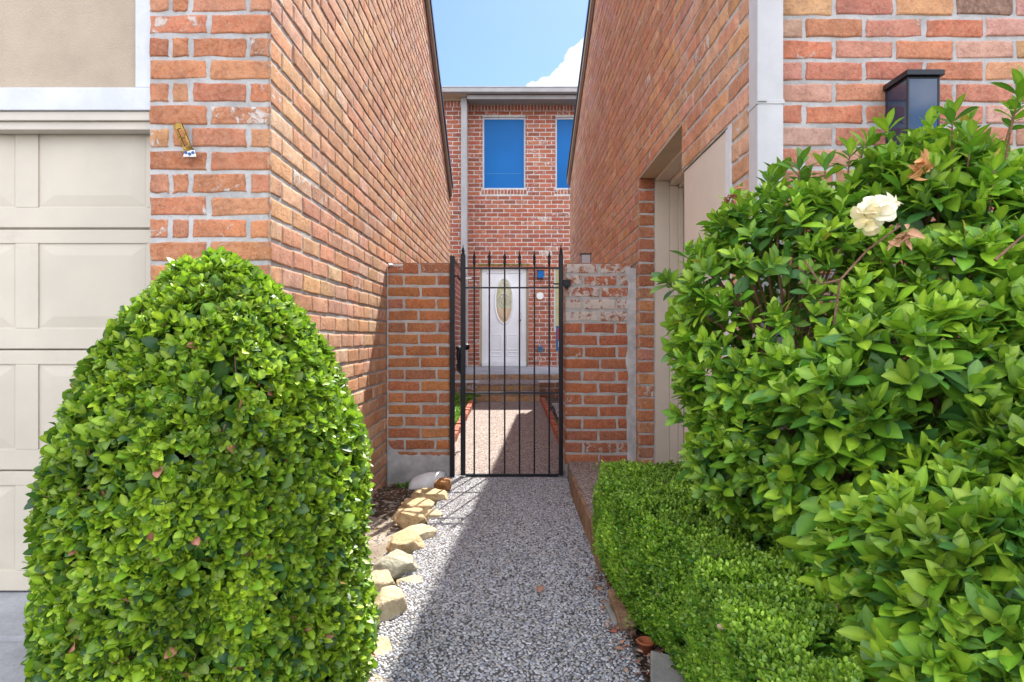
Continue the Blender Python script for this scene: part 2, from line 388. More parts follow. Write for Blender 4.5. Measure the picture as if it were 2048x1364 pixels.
def bricks(name, parent, O, U, N, allow, z0, z1, pitch, bl, cf, mpolys, seed=1, joint=.013, rows=None, off=0.0,
           soldier=None, depth=.0055, mats=None, jit=.0042, u_soldier=None):
    """one mesh: every brick a rounded, slightly crooked block face, over a recessed mortar bed"""
    r = random.Random(seed); O = np.array(O, float); U = np.array(U, float); N = np.array(N, float); W = np.array([0, 0, 1.0])
    rows = rows or bond(0, bl, joint, off)
    rects = []; n = int(round((z1 - z0) / pitch))
    for i in range(n):
        za = z0 + i * pitch + joint / 2; zb = za + pitch - joint; zc = (za + zb) / 2
        for (a, b) in rows(i, zc, allow, r): rects.append((a, b, za, zb))
    for (a, b, za, zb, sw) in (soldier or []):
        k = max(1, int(round((b - a) / sw))); ww = (b - a) / k
        for j in range(k): rects.append((a + j * ww + joint / 2, a + (j + 1) * ww - joint / 2, za + joint / 2, zb - joint / 2))
    Q = np.array(rects); cnt = len(Q)
    rg = np.random.RandomState(seed)
    e = .0035
    w = Q[:, 1] - Q[:, 0]; h = Q[:, 3] - Q[:, 2]
    us = np.stack([np.zeros(cnt), np.full(cnt, e), np.full(cnt, 3 * e), w * .35, w * .65, w - 3 * e, w - e, w], 1)
    vv = np.stack([np.zeros(cnt), np.full(cnt, e), np.full(cnt, 3 * e), h * .5, h - 3 * e, h - e, h], 1)
    nu, nvv = 8, 7
    UU = np.repeat(us[:, None, :], nvv, 1); VVv = np.repeat(vv[:, :, None], nu, 2)
    D = np.full((cnt, nvv, nu), 0.0)
    D[:, 1, :] = D[:, -2, :] = D[:, :, 1] = D[:, :, -2] = -.0006
    D[:, 0, :] = D[:, -1, :] = D[:, :, 0] = D[:, :, -1] = -depth - .003
    D += rg.uniform(-.0006, .0006, D.shape) + rg.uniform(-.0028, .0012, (cnt, 1, 1))
    tilt = rg.uniform(-.0016, .0016, (cnt, 1, 1)); D += tilt * (UU / w[:, None, None] * 2 - 1)
    jx = rg.uniform(-jit, jit, (cnt, nvv, nu)); jz = rg.uniform(-jit, jit, (cnt, nvv, nu)) * .8
    jx[:, :, 1] = jx[:, :, 0]; jx[:, :, -2] = jx[:, :, -1]; jx[:, :, 2] = jx[:, :, 0] * .7; jx[:, :, -3] = jx[:, :, -1] * .7
    jz[:, 1, :] = jz[:, 0, :]; jz[:, -2, :] = jz[:, -1, :]; jz[:, 2, :] = jz[:, 0, :] * .7; jz[:, -3, :] = jz[:, -1, :] * .7
    UU = UU + jx; VVv = VVv + jz
    VVv += (rg.uniform(-.0018, .0018, (cnt, 1, 1)) + rg.uniform(-.0022, .0022, (cnt, 1, 1)) * (UU / w[:, None, None] * 2 - 1))
    P = O + (UU + Q[:, 0][:, None, None])[..., None] * U + (VVv + Q[:, 2][:, None, None])[..., None] * W + D[..., None] * N
    P = P.reshape(cnt * 56, 3)
    loops = []; sizes = []
    flip = np.dot(np.cross(U, W), N) < 0
    for j in range(nvv - 1):
        for i in range(nu - 1):
            f = [j * nu + i, j * nu + i + 1, (j + 1) * nu + i + 1, (j + 1) * nu + i]
            if flip: f = f[::-1]
            loops += f; sizes.append(4)
    cols = np.array([cf((a + b) / 2, (c + d) / 2, r) for (a, b, c, d) in rects])
    cols = np.repeat(cols, 56, 0)
    ev = []; ef = []
    for poly in mpolys:
        k = len(ev); ev += [tuple(O + U * p[0] + W * p[1] - N * depth) for p in poly]
        f = tuple(range(k, k + len(poly))); ef.append(f if not flip else f[::-1])
    return np_mesh(name, P, loops, sizes, 56, cnt, mats or [M['brick'], M['mortar']], parent, cols, True, (ev, ef, 1))

# ================================================================== LEFT HOUSE
XL = -1.03; YF = 2.61; PX0 = -1.54; PT = .096; BL = .272
def zrl(y): return 5.09 - .599 * (y - 7.27)
HL = thing('town_house', 'brick house on the left with a cream garage door and a long sunlit side wall', 'house', (-2.5, 4, 0))
top = zrl(YF)
rk = random.Random(4)
def side_rows_left(i, zc, allow, r):
    out = []; a, b = allow(zc)[0]
    x = a; first = True
    while x < b:
        ln = (BL / 2 if (first and i % 2) else BL); first = False
        q = min(x + ln, b)
        if q - x > .04: out.append((x + (.0065 if x > a else 0), q - .0065))
        x += ln
    return out
wl = bricks('brick_side_wall', HL, (XL, YF, 0), (0, 1, 0), (1, 0, 0),
       lambda z: [(0, min(10.0, 7.27 + (5.09 - z) / .599 + .03) - YF)], -.1, top, PT, BL,
       colf([(.60, .35, .23), (.59, .31, .20), (.62, .39, .27), (.57, .34, .24), (.63, .43, .32), (.54, .27, .17)], [4, 4, 4, 3, 2, 2], .30),
       [[(0, -.1), (10 - YF, -.1), (10 - YF, zrl(10)), (0, top)]], 11, rows=side_rows_left)
def pier_rows(i, zc, allow, r):
    W = XL - PX0
    if i % 2 == 0: a = [0, W * .487, W]
    else: a = [0, W * .17, W * .335, W * .815, W]
    j = .0065 + .002
    return [(a[k] + (j if k else 0), a[k + 1] - (j if k < len(a) - 2 else 0)) for k in range(len(a) - 1)]
bricks('brick_pier', HL, (PX0, YF, 0), (1, 0, 0), (0, -1, 0), None, -.1, top, PT, BL,
       colf([(.54, .23, .12), (.50, .20, .12), (.56, .27, .15), (.53, .24, .17), (.48, .19, .10), (.37, .14, .08)], [5, 4, 4, 4, 3, 1], .34),
       [[(0, -.1), (XL - PX0, -.1), (XL - PX0, top), (0, top)]], 12, rows=pier_rows, joint=.0155)
# solid body behind the brick skins
b = MB()
b.prism([(YF + .009, -.1), (9.99, -.1), (9.99, zrl(9.99) - .01), (YF + .009, top - .01)], PX0 + .001, XL - .009)
b.prism([(3.0, -.1), (9.99, -.1), (9.99, zrl(9.99) - .01), (3.0, zrl(3.0) - .01)], -5.5, PX0 - .0)
b.build('wall_core', M['mortar'], HL)
MB().prism([(9.99, -.1), (10.0, -.1), (10.0, zrl(10)), (9.99, zrl(10))], -5.5, XL - .01).build('rear_wall_face', M['mortar'], HL)
# garage front: stucco, trims, header, door
MB().box(-5.5, PX0 - .002, 2.655, 2.99, 2.10, top - .05).build('stucco_panel', M['stucco'], HL)
MB().box(-1.613, PX0 - .003, 2.632, 2.6545, 2.186, 4.6).build('trim_board', M['white'], HL, bevel=.002)
MB().box(-5.5, PX0 - .003, 2.628, 2.6545, 2.088, 2.184).build('trim_board', M['white'], HL, bevel=.002)
b = MB(); b.box(-5.5, PX0 - .004, 2.640, 2.70, 2.048, 2.0865); b.box(-5.5, PX0 - .004, 2.655, 2.712, 2.013, 2.0475)
b.build('header_moulding', M['cream'], HL, bevel=.003)
GY = 2.716
gd = MB()
for k in range(4):
    za, zb = k * .533 + .002, (k + 1) * .533 - .002
    xs = [-1.618 - i * .577 for i in range(7)]      # right edges of panels
    gd.box(-5.6, PX0 + .05, GY + .011, GY + .045, za, zb)
    gd.box(-5.6, PX0 + .05, GY + .0045, GY + .0105, za + .004, za + .092); gd.box(-5.6, PX0 + .05, GY + .0045, GY + .0105, zb - .062, zb - .004)
    gd.box(xs[0], PX0 + .05, GY + .0045, GY + .0105, za + .0925, zb - .0625)
    for i, xr in enumerate(xs):
        xl = xr - .477
        gd.box(xl - .0995, xl, GY + .0045, GY + .0105, za + .0925, zb - .0625)
        o_ = [(xl + .008, za + .1), (xr - .008, za + .1), (xr - .008, zb - .07), (xl + .008, zb - .07)]
        i_ = [(xl + .066, za + .145), (xr - .066, za + .145), (xr - .066, zb - .115), (xl + .066, zb - .115)]
        vs_ = [(x, GY + .0105, z) for x, z in o_] + [(x, GY + .0050, z) for x, z in i_]
        gd.add(vs_, [(4, 5, 6, 7)] + [(j, (j + 1) % 4, (j + 1) % 4 + 4, j + 4) for j in range(4)])
gd.build('garage_door', M['door_cream'], HL, bevel=.0018)
# rake
def rake(parent, sgn, xw, zf, ya, yb, sl):
    p = lambda dz0, dz1: [(ya, zf(ya) + dz0), (yb, zf(yb) + dz0), (yb, zf(yb) + dz1), (ya, zf(ya) + dz1)]
    xo = xw + sgn * .03
    lo, hi = sorted((xw + sgn * .001, xo - sgn * .012)); MB().prism(p(-.19, -.005), lo, hi).build('frieze_board', M['brown_trim'], parent)
    lo, hi = sorted((xo - sgn * .0115, xo + sgn * .01)); MB().prism(p(-.11, .02), lo, hi).build('rake_board', M['tan_trim'], parent)
    lo, hi = sorted((xw - sgn * 4.4, xo + sgn * .02)); MB().prism(p(.021, .05), lo, hi).build('roof', M['roof'], parent)
    lo, hi = sorted((xo + sgn * .0205, xo + sgn * .026)); MB().prism(p(-.025, .055), lo, hi).build('drip_edge', M['drip'], parent)
rake(HL, 1, XL, zrl, YF - .1, 9.93, .599)
# brass bracket hung on the pier
hk = MB()
y0 = YF - .012
A = Vector((X(362, y0), y0 - .028, Z(252, y0))); B = Vector((X(379, y0), y0 - .012, Z(300, y0)))
d = (B - A).normalized(); s = d.cross(Vector((0, 1, 0))).normalized()
def bar(mb, A, B, s, w0, w1, t):
    n = (B - A).cross(s).normalized() * t / 2
    vs_ = [A - s * w0 - n, A + s * w0 - n, B + s * w1 - n, B - s * w1 - n, A - s * w0 + n, A + s * w0 + n, B + s * w1 + n, B - s * w1 + n]
    mb.add(vs_, [(0, 1, 2, 3), (7, 6, 5, 4), (0, 4, 5, 1), (1, 5, 6, 2), (2, 6, 7, 3), (3, 7, 4, 0)])
bar(hk, A + s * .013, B + s * .013, s, .005, .005, .012); bar(hk, A - s * .013, B - s * .013, s, .005, .005, .012)
bar(hk, A, A + d * .022, s, .013, .013, .010); bar(hk, B - d * .012, B + d * .01, s, .016, .022, .010)
bar(hk, A + d * .055, A + d * .062, s, .012, .012, .010)
hk.tube([A, A + Vector((0, .03, .004))], .006, 8)
hkt = thing('wall_bracket', 'small brass bracket with three blue dots screwed to the left brick pier', 'bracket', (A.x, YF, A.z))
hk.build('brass_arm', M['brass'], hkt, bevel=.0015)
c = B + d * .018
pts = [(c.x - .026, c.z - .016), (c.x + .030, c.z - .016), (c.x + .022, c.z + .012), (c.x - .016, c.z + .012)]
MB().prism(pts, c.y - .006, c.y - .001, 'y').build('white_plate', M['white_enamel'], hkt, bevel=.002)
for dx, dz in ((-.013, .001), (.003, -.005), (.017, .001)):
    MB().tube([(c.x + dx, c.y - .006, c.z + dz), (c.x + dx, c.y - .010, c.z + dz)], .0062, 12).build('blue_dot', M['blue_bead'], hkt)

# ================================================================== RIGHT HOUSE
XR = .985; YR = 2.585
def zrr(y): return 5.30 - .405 * (y - 7.66)
HR = thing('town_house', 'brick house on the right with a shaded side wall and a white corner downspout', 'house', (2.5, 5, 0))
topr = zrr(YR)
OA, OB, OZ = 3.64, 4.87, 2.384          # recessed door opening
PA, PB, PZ = 2.80, 3.64, 2.0945         # flush panel
def allow_r(z):
    e = min(10.87, 7.66 + (5.30 - z) / .405 + .03)
    iv = [(0, e - YR)]
    def cut(iv, a, b): 
        out = []
        for (p, q) in iv:
            if b <= p or a >= q: out.append((p, q)); continue
            if a > p: out.append((p, a))
            if b < q: out.append((b, q))
        return out
    if z < OZ: iv = cut(iv, OA - YR, OB - YR)
    if z < PZ: iv = cut(iv, PA - YR, PB - YR)
    return iv
def mp(a, b, c, d): return [(a - YR, c), (b - YR, c), (b - YR, d), (a - YR, d)]
bricks('brick_side_wall', HR, (XR, YR, 0), (0, 1, 0), (-1, 0, 0), allow_r, -.125, topr, .0965, .272,
       colf([(.63, .36, .23), (.61, .32, .21), (.64, .40, .27), (.60, .36, .27), (.63, .39, .29), (.55, .28, .19)], [4, 4, 3, 3, 3, 2], .28),
       [mp(YR, PA, -.08, PZ), [(0, PZ), (OA - YR, PZ), (OA - YR, OZ), (0, OZ)], mp(OB, 10.87, -.08, OZ),
        [(0, OZ), (10.87 - YR, OZ), (10.87 - YR, zrr(10.87)), (0, topr)]], 21)
bricks('door_jamb_bricks', HR, (XR, OB, 0), (1, 0, 0), (0, -1, 0), lambda z: [(0, .125)], -.125, 2.384, .0965, .272,
       colf(wear=.25), [[(0, -.08), (.125, -.08), (.125, OZ), (0, OZ)]], 22,
       rows=lambda i, zc, al, r: [(0, .12)] if i % 2 else [(0, .12)], joint=.012)
bricks('brick_front_wall', HR, (XR, YR, 0), (1, 0, 0), (0, -1, 0), lambda z: [(0, 3.6)], -.08, topr, .0908, .252,
       colf([(.54, .22, .15), (.52, .19, .13), (.58, .33, .19), (.57, .33, .28), (.58, .37, .31), (.49, .23, .17), (.26, .17, .15)], [5, 5, 3, 5, 4, 3, 1], .3),
       [[(0, -.08), (3.6, -.08), (3.6, topr), (0, topr)]], 23, off=.104, mats=[M['brick'], M['mortar']], joint=.0135)
b = MB(); xi = XR + .0085
b.prism([(YR + .0085, -.08), (PA, -.08), (PA, PZ + .001), (YR + .0085, PZ + .001)], xi, 1.5)
b.prism([(YR + .0085, PZ + .002), (OA, PZ + .002), (OA, OZ + .001), (YR + .0085, OZ + .001)], xi, 1.5)
b.prism([(OB, -.08), (10.86, -.08), (10.86, OZ), (OB, OZ)], xi + .001 + .13, 1.5)
b.prism([(OB + .01, -.08), (10.86, -.08), (10.86, OZ), (OB + .01, OZ)], xi, xi + .13)
b.prism([(YR + .0085, OZ + .002), (10.86, OZ + .002), (10.86, zrr(10.86) - .01), (YR + .0085, topr - .01)], xi, 1.5)
b.prism([(YR + .0085, -.08), (10.86, -.08), (10.86, zrr(10.86) - .01), (YR + .0085, topr - .01)], 1.501, 4.58)
b.build('wall_core', M['mortar'], HR)
# recess: jamb boards, stepped head, door
def casing(y0, y1, xa, xb, za, zb, nm='door_casing', m='cream', bv=.003): return MB().box(xa, xb, y0, y1, za, zb).build(nm, M[m], HR, bevel=bv)
casing(OB - .012, OB + .05, XR + .126, XR + .235, -.05, OZ - .035)
casing(OB - .03, OB + .05, XR + .236, XR + .30, -.05, OZ - .075)
casing(OB - .045, OB + .05, XR + .301, XR + .34, -.05, OZ - .095)
casing(OA, OB - .0125, XR + .126, XR + .235, OZ - .034, OZ - .001, 'head_casing')
casing(OA, OB - .031, XR + .236, XR + .30, OZ - .074, OZ - .001, 'head_casing')
casing(OA, OB - .046, XR + .301, XR + .34, OZ - .094, OZ - .001, 'head_casing')
casing(OA, OB - .0125, XR + .004, XR + .125, OZ - .012, OZ - .001, 'lintel', 'tan_trim')
dr = casing(OA, OB - .046, XR + .345, XR + .39, -.04, OZ - .096, 'side_door', 'door_cream')
MB().box(XR + .335, XR + .3445, OA + .12, OB - .17, 1.15, 2.1).build('door_panel', M['cream'], dr, bevel=.003)
MB().box(XR + .012, XR + .05, PA + .1, PB - .018, -.04, PZ - .004).build('cream_panel', M['cream'], HR, bevel=.003)
b = MB(); b.box(XR - .002, XR + .05, PA + .002, PA + .045, -.04, PZ - .004); b.box(XR + .006, XR + .05, PA + .047, PA + .099, -.04, PZ - .004)
b.build('panel_trim', M['white'], HR, bevel=.002)
MB().box(XR + .03, XR + .05, PB - .0175, PB - .001, -.04, PZ - .004).build('shadow_gap', M['iron'], HR)
# downspout on the corner
b = MB(); dx0, dx1, dy0, dy1 = .979, 1.085, YR - .1, YR - .004
b.box(dx0, dx1, dy0, dy1, -.02, 6.5)
sp = b.build('downspout', M['spout'], HR, bevel=.006)
zs = Z(205, 2.5)
b = MB(); b.box(dx0 - .003, dx1 + .003, dy0 - .003, dy1 + .001, zs - .012, zs + .006); b.box(dx0 - .003, dx0 + .035, dy0 - .009, dy0 - .0035, zs - .004, zs + .014)
b.build('strap', M['spout'], sp, bevel=.002)
rake(HR, -1, XR, zrr, YR - .1, 11.0, .405)

# ================================================================== BACK HOUSE
YB = 14.0; SB = F / YB
HB = thing('town_house', 'two storey brick house closing the alley with blue upper windows and a white front door', 'house', (0, 15, 0))
def xb(u): return (u - VU) / SB
def zb_(v): return CAMZ + (VV - v) / SB
W1 = (xb(965), xb(1051), zb_(378), zb_(234)); W2 = (xb(1111), xb(1197), zb_(378), zb_(234))
DO = (xb(959), xb(1057), .46, zb_(532)); W3 = (xb(1108), xb(1150), zb_(660), zb_(535))
holes = [W1, W2, DO, W3]; BX0 = -1.04; BX1 = 3.2; BZ0 = .3; BZ1 = 6.43
def allow_b(z):
    iv = [(0, BX1 - BX0)]
    for (a, b_, c, d_) in holes:
        if c - .02 < z < d_:
            out = []
            for p, q in iv:
                A_, B_ = a - BX0, b_ - BX0
                if B_ <= p or A_ >= q: out.append((p, q)); continue
                if A_ > p: out.append((p, A_))
                if B_ < q: out.append((B_, q))
            iv = out
    if z > zb_(222): return []
    for (a, b_, c, d_) in (W1, W2):
        if c - .12 < z < c:
            out = []
            for p, q in iv:
                A_, B_ = a - .03 - BX0, b_ + .03 - BX0
                if B_ <= p or A_ >= q: out.append((p, q)); continue
                if A_ > p: out.append((p, A_))
                if B_ < q: out.append((B_, q))
            iv = out
    return iv
def bw(u, z, r):
    x = u + BX0
    a = math.exp(-((x - .55) ** 2 / .08 + (z - 5.4) ** 2 / 1.2)) * .75 + math.exp(-((x + .75) ** 2 / .05 + (z - 5.0) ** 2 / .5)) * .6
    a += math.exp(-((x - .9) ** 2 / .5 + (z - 3.9) ** 2 / .25)) * .5
    return a * r.uniform(.4, 1.1)
RED = [(.42, .10, .06), (.38, .085, .05), (.46, .13, .07), (.34, .08, .055), (.44, .15, .10), (.28, .07, .05)]
def zcol(xa, xb__, za, zb2): return [(xa - BX0, za), (xb__ - BX0, za), (xb__ - BX0, zb2), (xa - BX0, zb2)]
xs = sorted({BX0, BX1, *[h[0] for h in holes], *[h[1] for h in holes]})
mpl = []
for a, b_ in zip(xs[:-1], xs[1:]):
    m_ = (a + b_) / 2; zc = BZ0
    for h in sorted([h for h in holes if h[0] < m_ < h[1]], key=lambda h: h[2]):
        if h[2] > zc: mpl.append(zcol(a, b_, zc, h[2]))
        zc = h[3]
    mpl.append(zcol(a, b_, zc, BZ1))
sold = [(0, BX1 - BX0, zb_(222), zb_(209), .075)]
for W in (W1, W2): sold.append((W[0] - .03 - BX0, W[1] + .03 - BX0, W[2] - .125, W[2] - .005, .075))
bricks('brick_wall', HB, (BX0, YB, 0), (1, 0, 0), (0, -1, 0), allow_b, BZ0, zb_(222), .096, .27,
       colf(RED, [5, 4, 4, 3, 3, 2], .34, bw), mpl, 31, soldier=sold, mats=[M['brick_red'], M['mortar_pale']], joint=.014)
YB2 = 13.72
bricks('brick_wall', HB, (-4.2, YB2, 0), (1, 0, 0), (0, -1, 0), lambda z: [(0, 4.2 - 1.04)], .1, 6.24, .096, .27,
       colf(RED, [5, 4, 4, 3, 3, 2], .25), [[(0, .1), (3.16, .1), (3.16, 6.5), (0, 6.5)]], 32,
       soldier=[(0, 3.16, 6.232, 6.38, .075)], mats=[M['brick_red'], M['mortar_pale']], joint=.014)
b = MB(); b.box(BX0 - .002, BX0 - .001 - .02, YB2 + .002, YB, .1, 6.4)
b.box(-4.2, BX0 - .03, YB2 + .009, 18, .1, 6.5)
for a, b_ in zip(xs[:-1], xs[1:]):
    m_ = (a + b_) / 2; zc = .0
    for h in sorted([h for h in holes if h[0] < m_ < h[1]], key=lambda h: h[2]):
        b.box(a, b_, YB + .009, YB + .3, zc, h[2]); zc = h[3]
    b.box(a, b_, YB + .009, YB + .3, zc, 6.43)
b.box(BX0 - .029, BX1, YB + .301, 18, 0, 6.5)
b.build('wall_core', M['mortar'], HB)
def window(W, nm='window', pane='blue_pane', fr='white', inset=.05, t=.035, blind=True):
    a, b_, c, d_ = W; y = YB + inset
    m_ = MB(); m_.box(a, a + t, y, y + .05, c, d_); m_.box(b_ - t, b_, y, y + .05, c, d_)
    m_.box(a + t, b_ - t, y, y + .05, c, c + t); m_.box(a + t, b_ - t, y, y + .05, d_ - t, d_)
    o = m_.build(nm, M[fr], HB, bevel=.003)
    MB().box(a + t, b_ - t, y + .02, y + .028, c + t, d_ - t).build('pane', M[pane], o)
    if blind: MB().box(a + t + .06, b_ - t - .05, y + .017, y + .0195, c + .36, c + .375).build('blind_rail', M['blue_rail'], o)
    return o
window(W1); window(W2, blind=False)
w3 = window(W3, pane='yellow_pane', blind=False); w3['label'] = 'ground floor window with yellow blind'
b = MB()
for k in range(7):
    z = W3[2] + .15 + k * .17; b.box(W3[0] + .036, W3[1] - .036, YB + .064, YB + .069, z, z + .012)
b.build('blind_slat', M['tan_trim'], w3)
# gutters and soffit
MB().box(-4.3, 3.3, 13.28, 13.40, 6.40, 6.50).build('gutter', M['grey_trim'], HB, bevel=.01)
MB().box(-4.3, 3.3, 13.265, 14.4, 6.501, 6.517).build('roof_edge', M['white'], HB, bevel=.004)
MB().box(-1.02, 3.3, 13.44, 13.47, 6.31, 6.399).build('fascia', M['grey_trim'], HB, bevel=.003)
MB().prism([(13.471, 6.36), (13.998, 6.395), (13.998, 6.46), (13.471, 6.46)], -1.02, 3.2).build('soffit', paint('soffit_paint', (.26, .25, .23), .7), HB)
MB().box(-4.3, -1.15, 13.66, 13.71, 6.36, 6.399).build('frieze_board', M['tan_trim'], HB)
MB().box(-4.3, -1.03, 13.41, 13.71, 6.40, 6.499).build('soffit_board', M['tan_trim'], HB)
MB().prism([(13.27, 6.518), (18.5, 8.1), (18.5, 6.518)], -4.4, 3.4).build('roof', M['roof'], HB)
MB().box(-1.165, -1.035, 13.56, 13.66, .5, 6.399).build('downspout', M['grey_trim'], HB, bevel=.008)
# front door
a, b_, c, d_ = DO; y = YB + .16
o = MB().box(a, a + .05, YB + .12, YB + .2, c, d_).box(b_ - .05, b_, YB + .12, YB + .2, c, d_).box(a + .05, b_ - .05, YB + .12, YB + .2, d_ - .05, d_).build('door_frame', M['tan_trim'], HB, bevel=.004)
MB().box(a + .051, a + .15, YB + .115, YB + .2, c, d_ - .051).box(b_ - .15, b_ - .051, YB + .115, YB + .2, c, d_ - .051).box(a + .151, b_ - .151, YB + .115, YB + .2, d_ - .15, d_ - .051).build('inner_casing', M['door_white'], o, bevel=.004)
MB().box(a - .03, b_ + .03, YB - .004, YB + .1, d_ + .001, d_ + .05).build('lintel', M['lintel'], HB)
lx0, lx1, lz0, lz1 = a + .152, b_ - .152, c + .10, d_ - .152
MB().box(a + .051, b_ - .051, YB + .02, YB + .2, c + .01, c + .095).build('door_sill', M['door_white'], HB, bevel=.004)
DY = YB + .135
door = MB().box(lx0, lx1, DY, DY + .04, lz0, lz1).build('front_door', M['door_white'], HB, bevel=.003)
cx, cz, rw, rh = (lx0 + lx1) / 2, zb_(601), .185, .50
n = 40; ring = []
mbx = MB(); k0 = 0
prof = [(0, 0), (.012, -.018), (.03, -.02), (.045, -.004)]
vs_ = []
for (o_, dy) in prof:
    for k in range(n):
        t = 2 * math.pi * k / n; vs_.append((cx + (rw + .045 - o_) * math.cos(t), DY + dy - .0005, cz + (rh + .045 - o_) * math.sin(t)))
fs = [(j * n + k, j * n + (k + 1) % n, (j + 1) * n + (k + 1) % n, (j + 1) * n + k) for j in range(3) for k in range(n)]
mbx.add(vs_, fs); mbx.build('oval_trim', M['door_white'], door, smooth=True)
gl = MB().add([(cx + rw * math.cos(2 * math.pi * k / n), DY - .004, cz + rh * math.sin(2 * math.pi * k / n)) for k in range(n)], [tuple(range(n))])
def oval_glass():
    m = MT('leaded_oval_glass', .15, .6)
    sep = m.n('ShaderNodeSeparateXYZ'); m.put(sep.inputs[0], m.tc)
    zrel = m.math('SUBTRACT', sep.outputs['Z'], cz)
    c_ = m.mix(m.map(m.noise(7, 4, .6), .35, .65), (.34, .32, .10), (.52, .50, .36))
    c_ = m.mix(m.map(zrel, -.18, -.16), (.52, .33, .16), c_)
    m.base(c_); return m.m
g = gl.build('oval_glass', oval_glass(), door)
b = MB()
def ringt(rx, rz, cz0=0, rr=.006, nn=28):
    b.tube([(cx + rx * math.cos(2 * math.pi * k / nn), DY - .010, cz + cz0 + rz * math.sin(2 * math.pi * k / nn)) for k in range(nn + 1)], rr, 6)
ringt(.12, .16); ringt(.06, .08); ringt(.15, .42)
for k in range(8):
    t = 2 * math.pi * k / 8 + .2; b.tube([(cx + .06 * math.cos(t), DY - .01, cz + .08 * math.sin(t)), (cx + .12 * math.cos(t), DY - .01, cz + .16 * math.sin(t))], .005, 6)
b.tube([(cx, DY - .01, cz + .16), (cx, DY - .01, cz + .48)], .005, 6); b.tube([(cx, DY - .01, cz - .16), (cx, DY - .01, cz - .48)], .005, 6)
b.build('glass_leading', M['steel'], g)
def raised(mb, x0, x1, z0, z1, y, t=.012, w_=.03):
    o_ = [(x0, z0), (x1, z0), (x1, z1), (x0, z1)]; i_ = [(x0 + w_, z0 + w_), (x1 - w_, z0 + w_), (x1 - w_, z1 - w_), (x0 + w_, z1 - w_)]
    q_ = [(x0 + w_ * .4, z0 + w_ * .4), (x1 - w_ * .4, z0 + w_ * .4), (x1 - w_ * .4, z1 - w_ * .4), (x0 + w_ * .4, z1 - w_ * .4)]
    vs_ = [(x, y - .0006, z) for x, z in o_] + [(x, y - t, z) for x, z in q_] + [(x, y - t * .2, z) for x, z in i_]
    mb.add(vs_, [(j + 4 * r_, (j + 1) % 4 + 4 * r_, (j + 1) % 4 + 4 + 4 * r_, j + 4 + 4 * r_) for r_ in (0, 1) for j in range(4)] + [(8, 9, 10, 11)])
pm = MB()
for (x0, x1) in ((lx0 + .07, cx - .05), (cx + .05, lx1 - .07)):
    raised(pm, x0, x1, zb_(700), zb_(668), DY); raised(pm, x0, x1, zb_(716) + .03, zb_(706) + .03, DY)
pm.build('door_panels', M['door_white'], door)
for nm, v, r_ in (('deadbolt', 626, .022), ('door_knob', 640, .03)):
    xk = lx1 - .045; zk = zb_(v)
    MB().tube([(xk, DY, zk), (xk, DY - .02, zk), (xk, DY - .035, zk), (xk, DY - .055, zk)], [r_, r_ * .6, r_, r_ * .5], 14).build(nm, M['brass'], door, smooth=True)
# things on the back wall
def small_lantern(x, y, z, w_, h, d_, label, mglass='dark_glass', face=-1):
    t = thing('wall_lantern', label, 'lantern', (x, y, z), 'square wall lanterns')
    yb_, yf = y, y - d_
    b = MB(); b.box(x - w_ * .58, x + w_ * .58, yf - d_ * .1, yb_ - .001, z + h, z + h * 1.06); b.build('cap', M['lamp_black'], t, bevel=.002)
    fr = MB(); q = w_ * .06
    for sx in (-1, 1):
        for yy in (yf, yb_ - q - .002):
            fr.box(x + sx * w_ / 2 - (q if sx > 0 else 0), x + sx * w_ / 2 + (0 if sx > 0 else q), yy, yy + q, z, z + h - .001)
    fr.box(x - w_ / 2 + q, x + w_ / 2 - q, yf, yf + q, z, z + q); fr.box(x - w_ / 2 + q, x + w_ / 2 - q, yf, yf + q, z + h - q, z + h - .001)
    for sx in (-1, 1):
        xa = x + sx * w_ / 2 - (q if sx > 0 else 0)
        fr.box(xa, xa + q, yf + q, yb_ - q - .002, z, z + q); fr.box(xa, xa + q, yf + q, yb_ - q - .002, z + h - q, z + h - .001)
    fr.build('frame', M['lamp_black'], t, bevel=.001)
    MB().box(x - w_ / 2 + q * .35, x + w_ / 2 - q * .35, yf + q * .35, yb_ - .004, z + q * .5, z + h - q * .5).build('glass', M[mglass], t)
    MB().box(x - w_ * .3, x + w_ * .3, yf + d_ * .2, yb_ - .002, z - h * .10, z - .001).build('base', M['lamp_black'], t, bevel=.002)
    return t
L0 = small_lantern((1.552 + 1.68) / 2, YR, 1.78, .128, .37, .148, 'large black square lantern on the right brick wall behind the white flower bush')
MB().tube([(1.60, YR - .075, 1.80), (1.60, YR - .075, 1.9)], .012, 10).build('bulb_holder', M['frosted'], L0)
small_lantern(xb(1081), YB, zb_(557), .14, .17, .12, 'tiny dark blue lantern on the far brick wall right of the front door', 'blue_pane')
small_lantern(X(1171, 5.45), 5.5, 1.735, .085, .115, .09, 'small black lantern with pale glass on top of the right gate pillar', 'frosted')
t = MB().tube([(xb(1080), YB - .003, zb_(592)), (xb(1080), YB - .03, zb_(592))], [.085, .075], 20).build('wall_plaque', M['white_enamel']); recenter(t)
props(t, 'round white plaque on the far brick wall below the tiny lantern', 'plaque')
t = MB().box(xb(1076), xb(1085), YB - .05, YB - .003, zb_(703), zb_(692)).box(xb(1077), xb(1084), YB - .06, YB - .0505, zb_(697), zb_(693)).build('outlet_cover', paint('blue_grey_plastic', (.05, .16, .30), .4), bevel=.004); recenter(t)
props(t, 'small blue grey outlet cover low on the far brick wall beside the door', 'outlet')
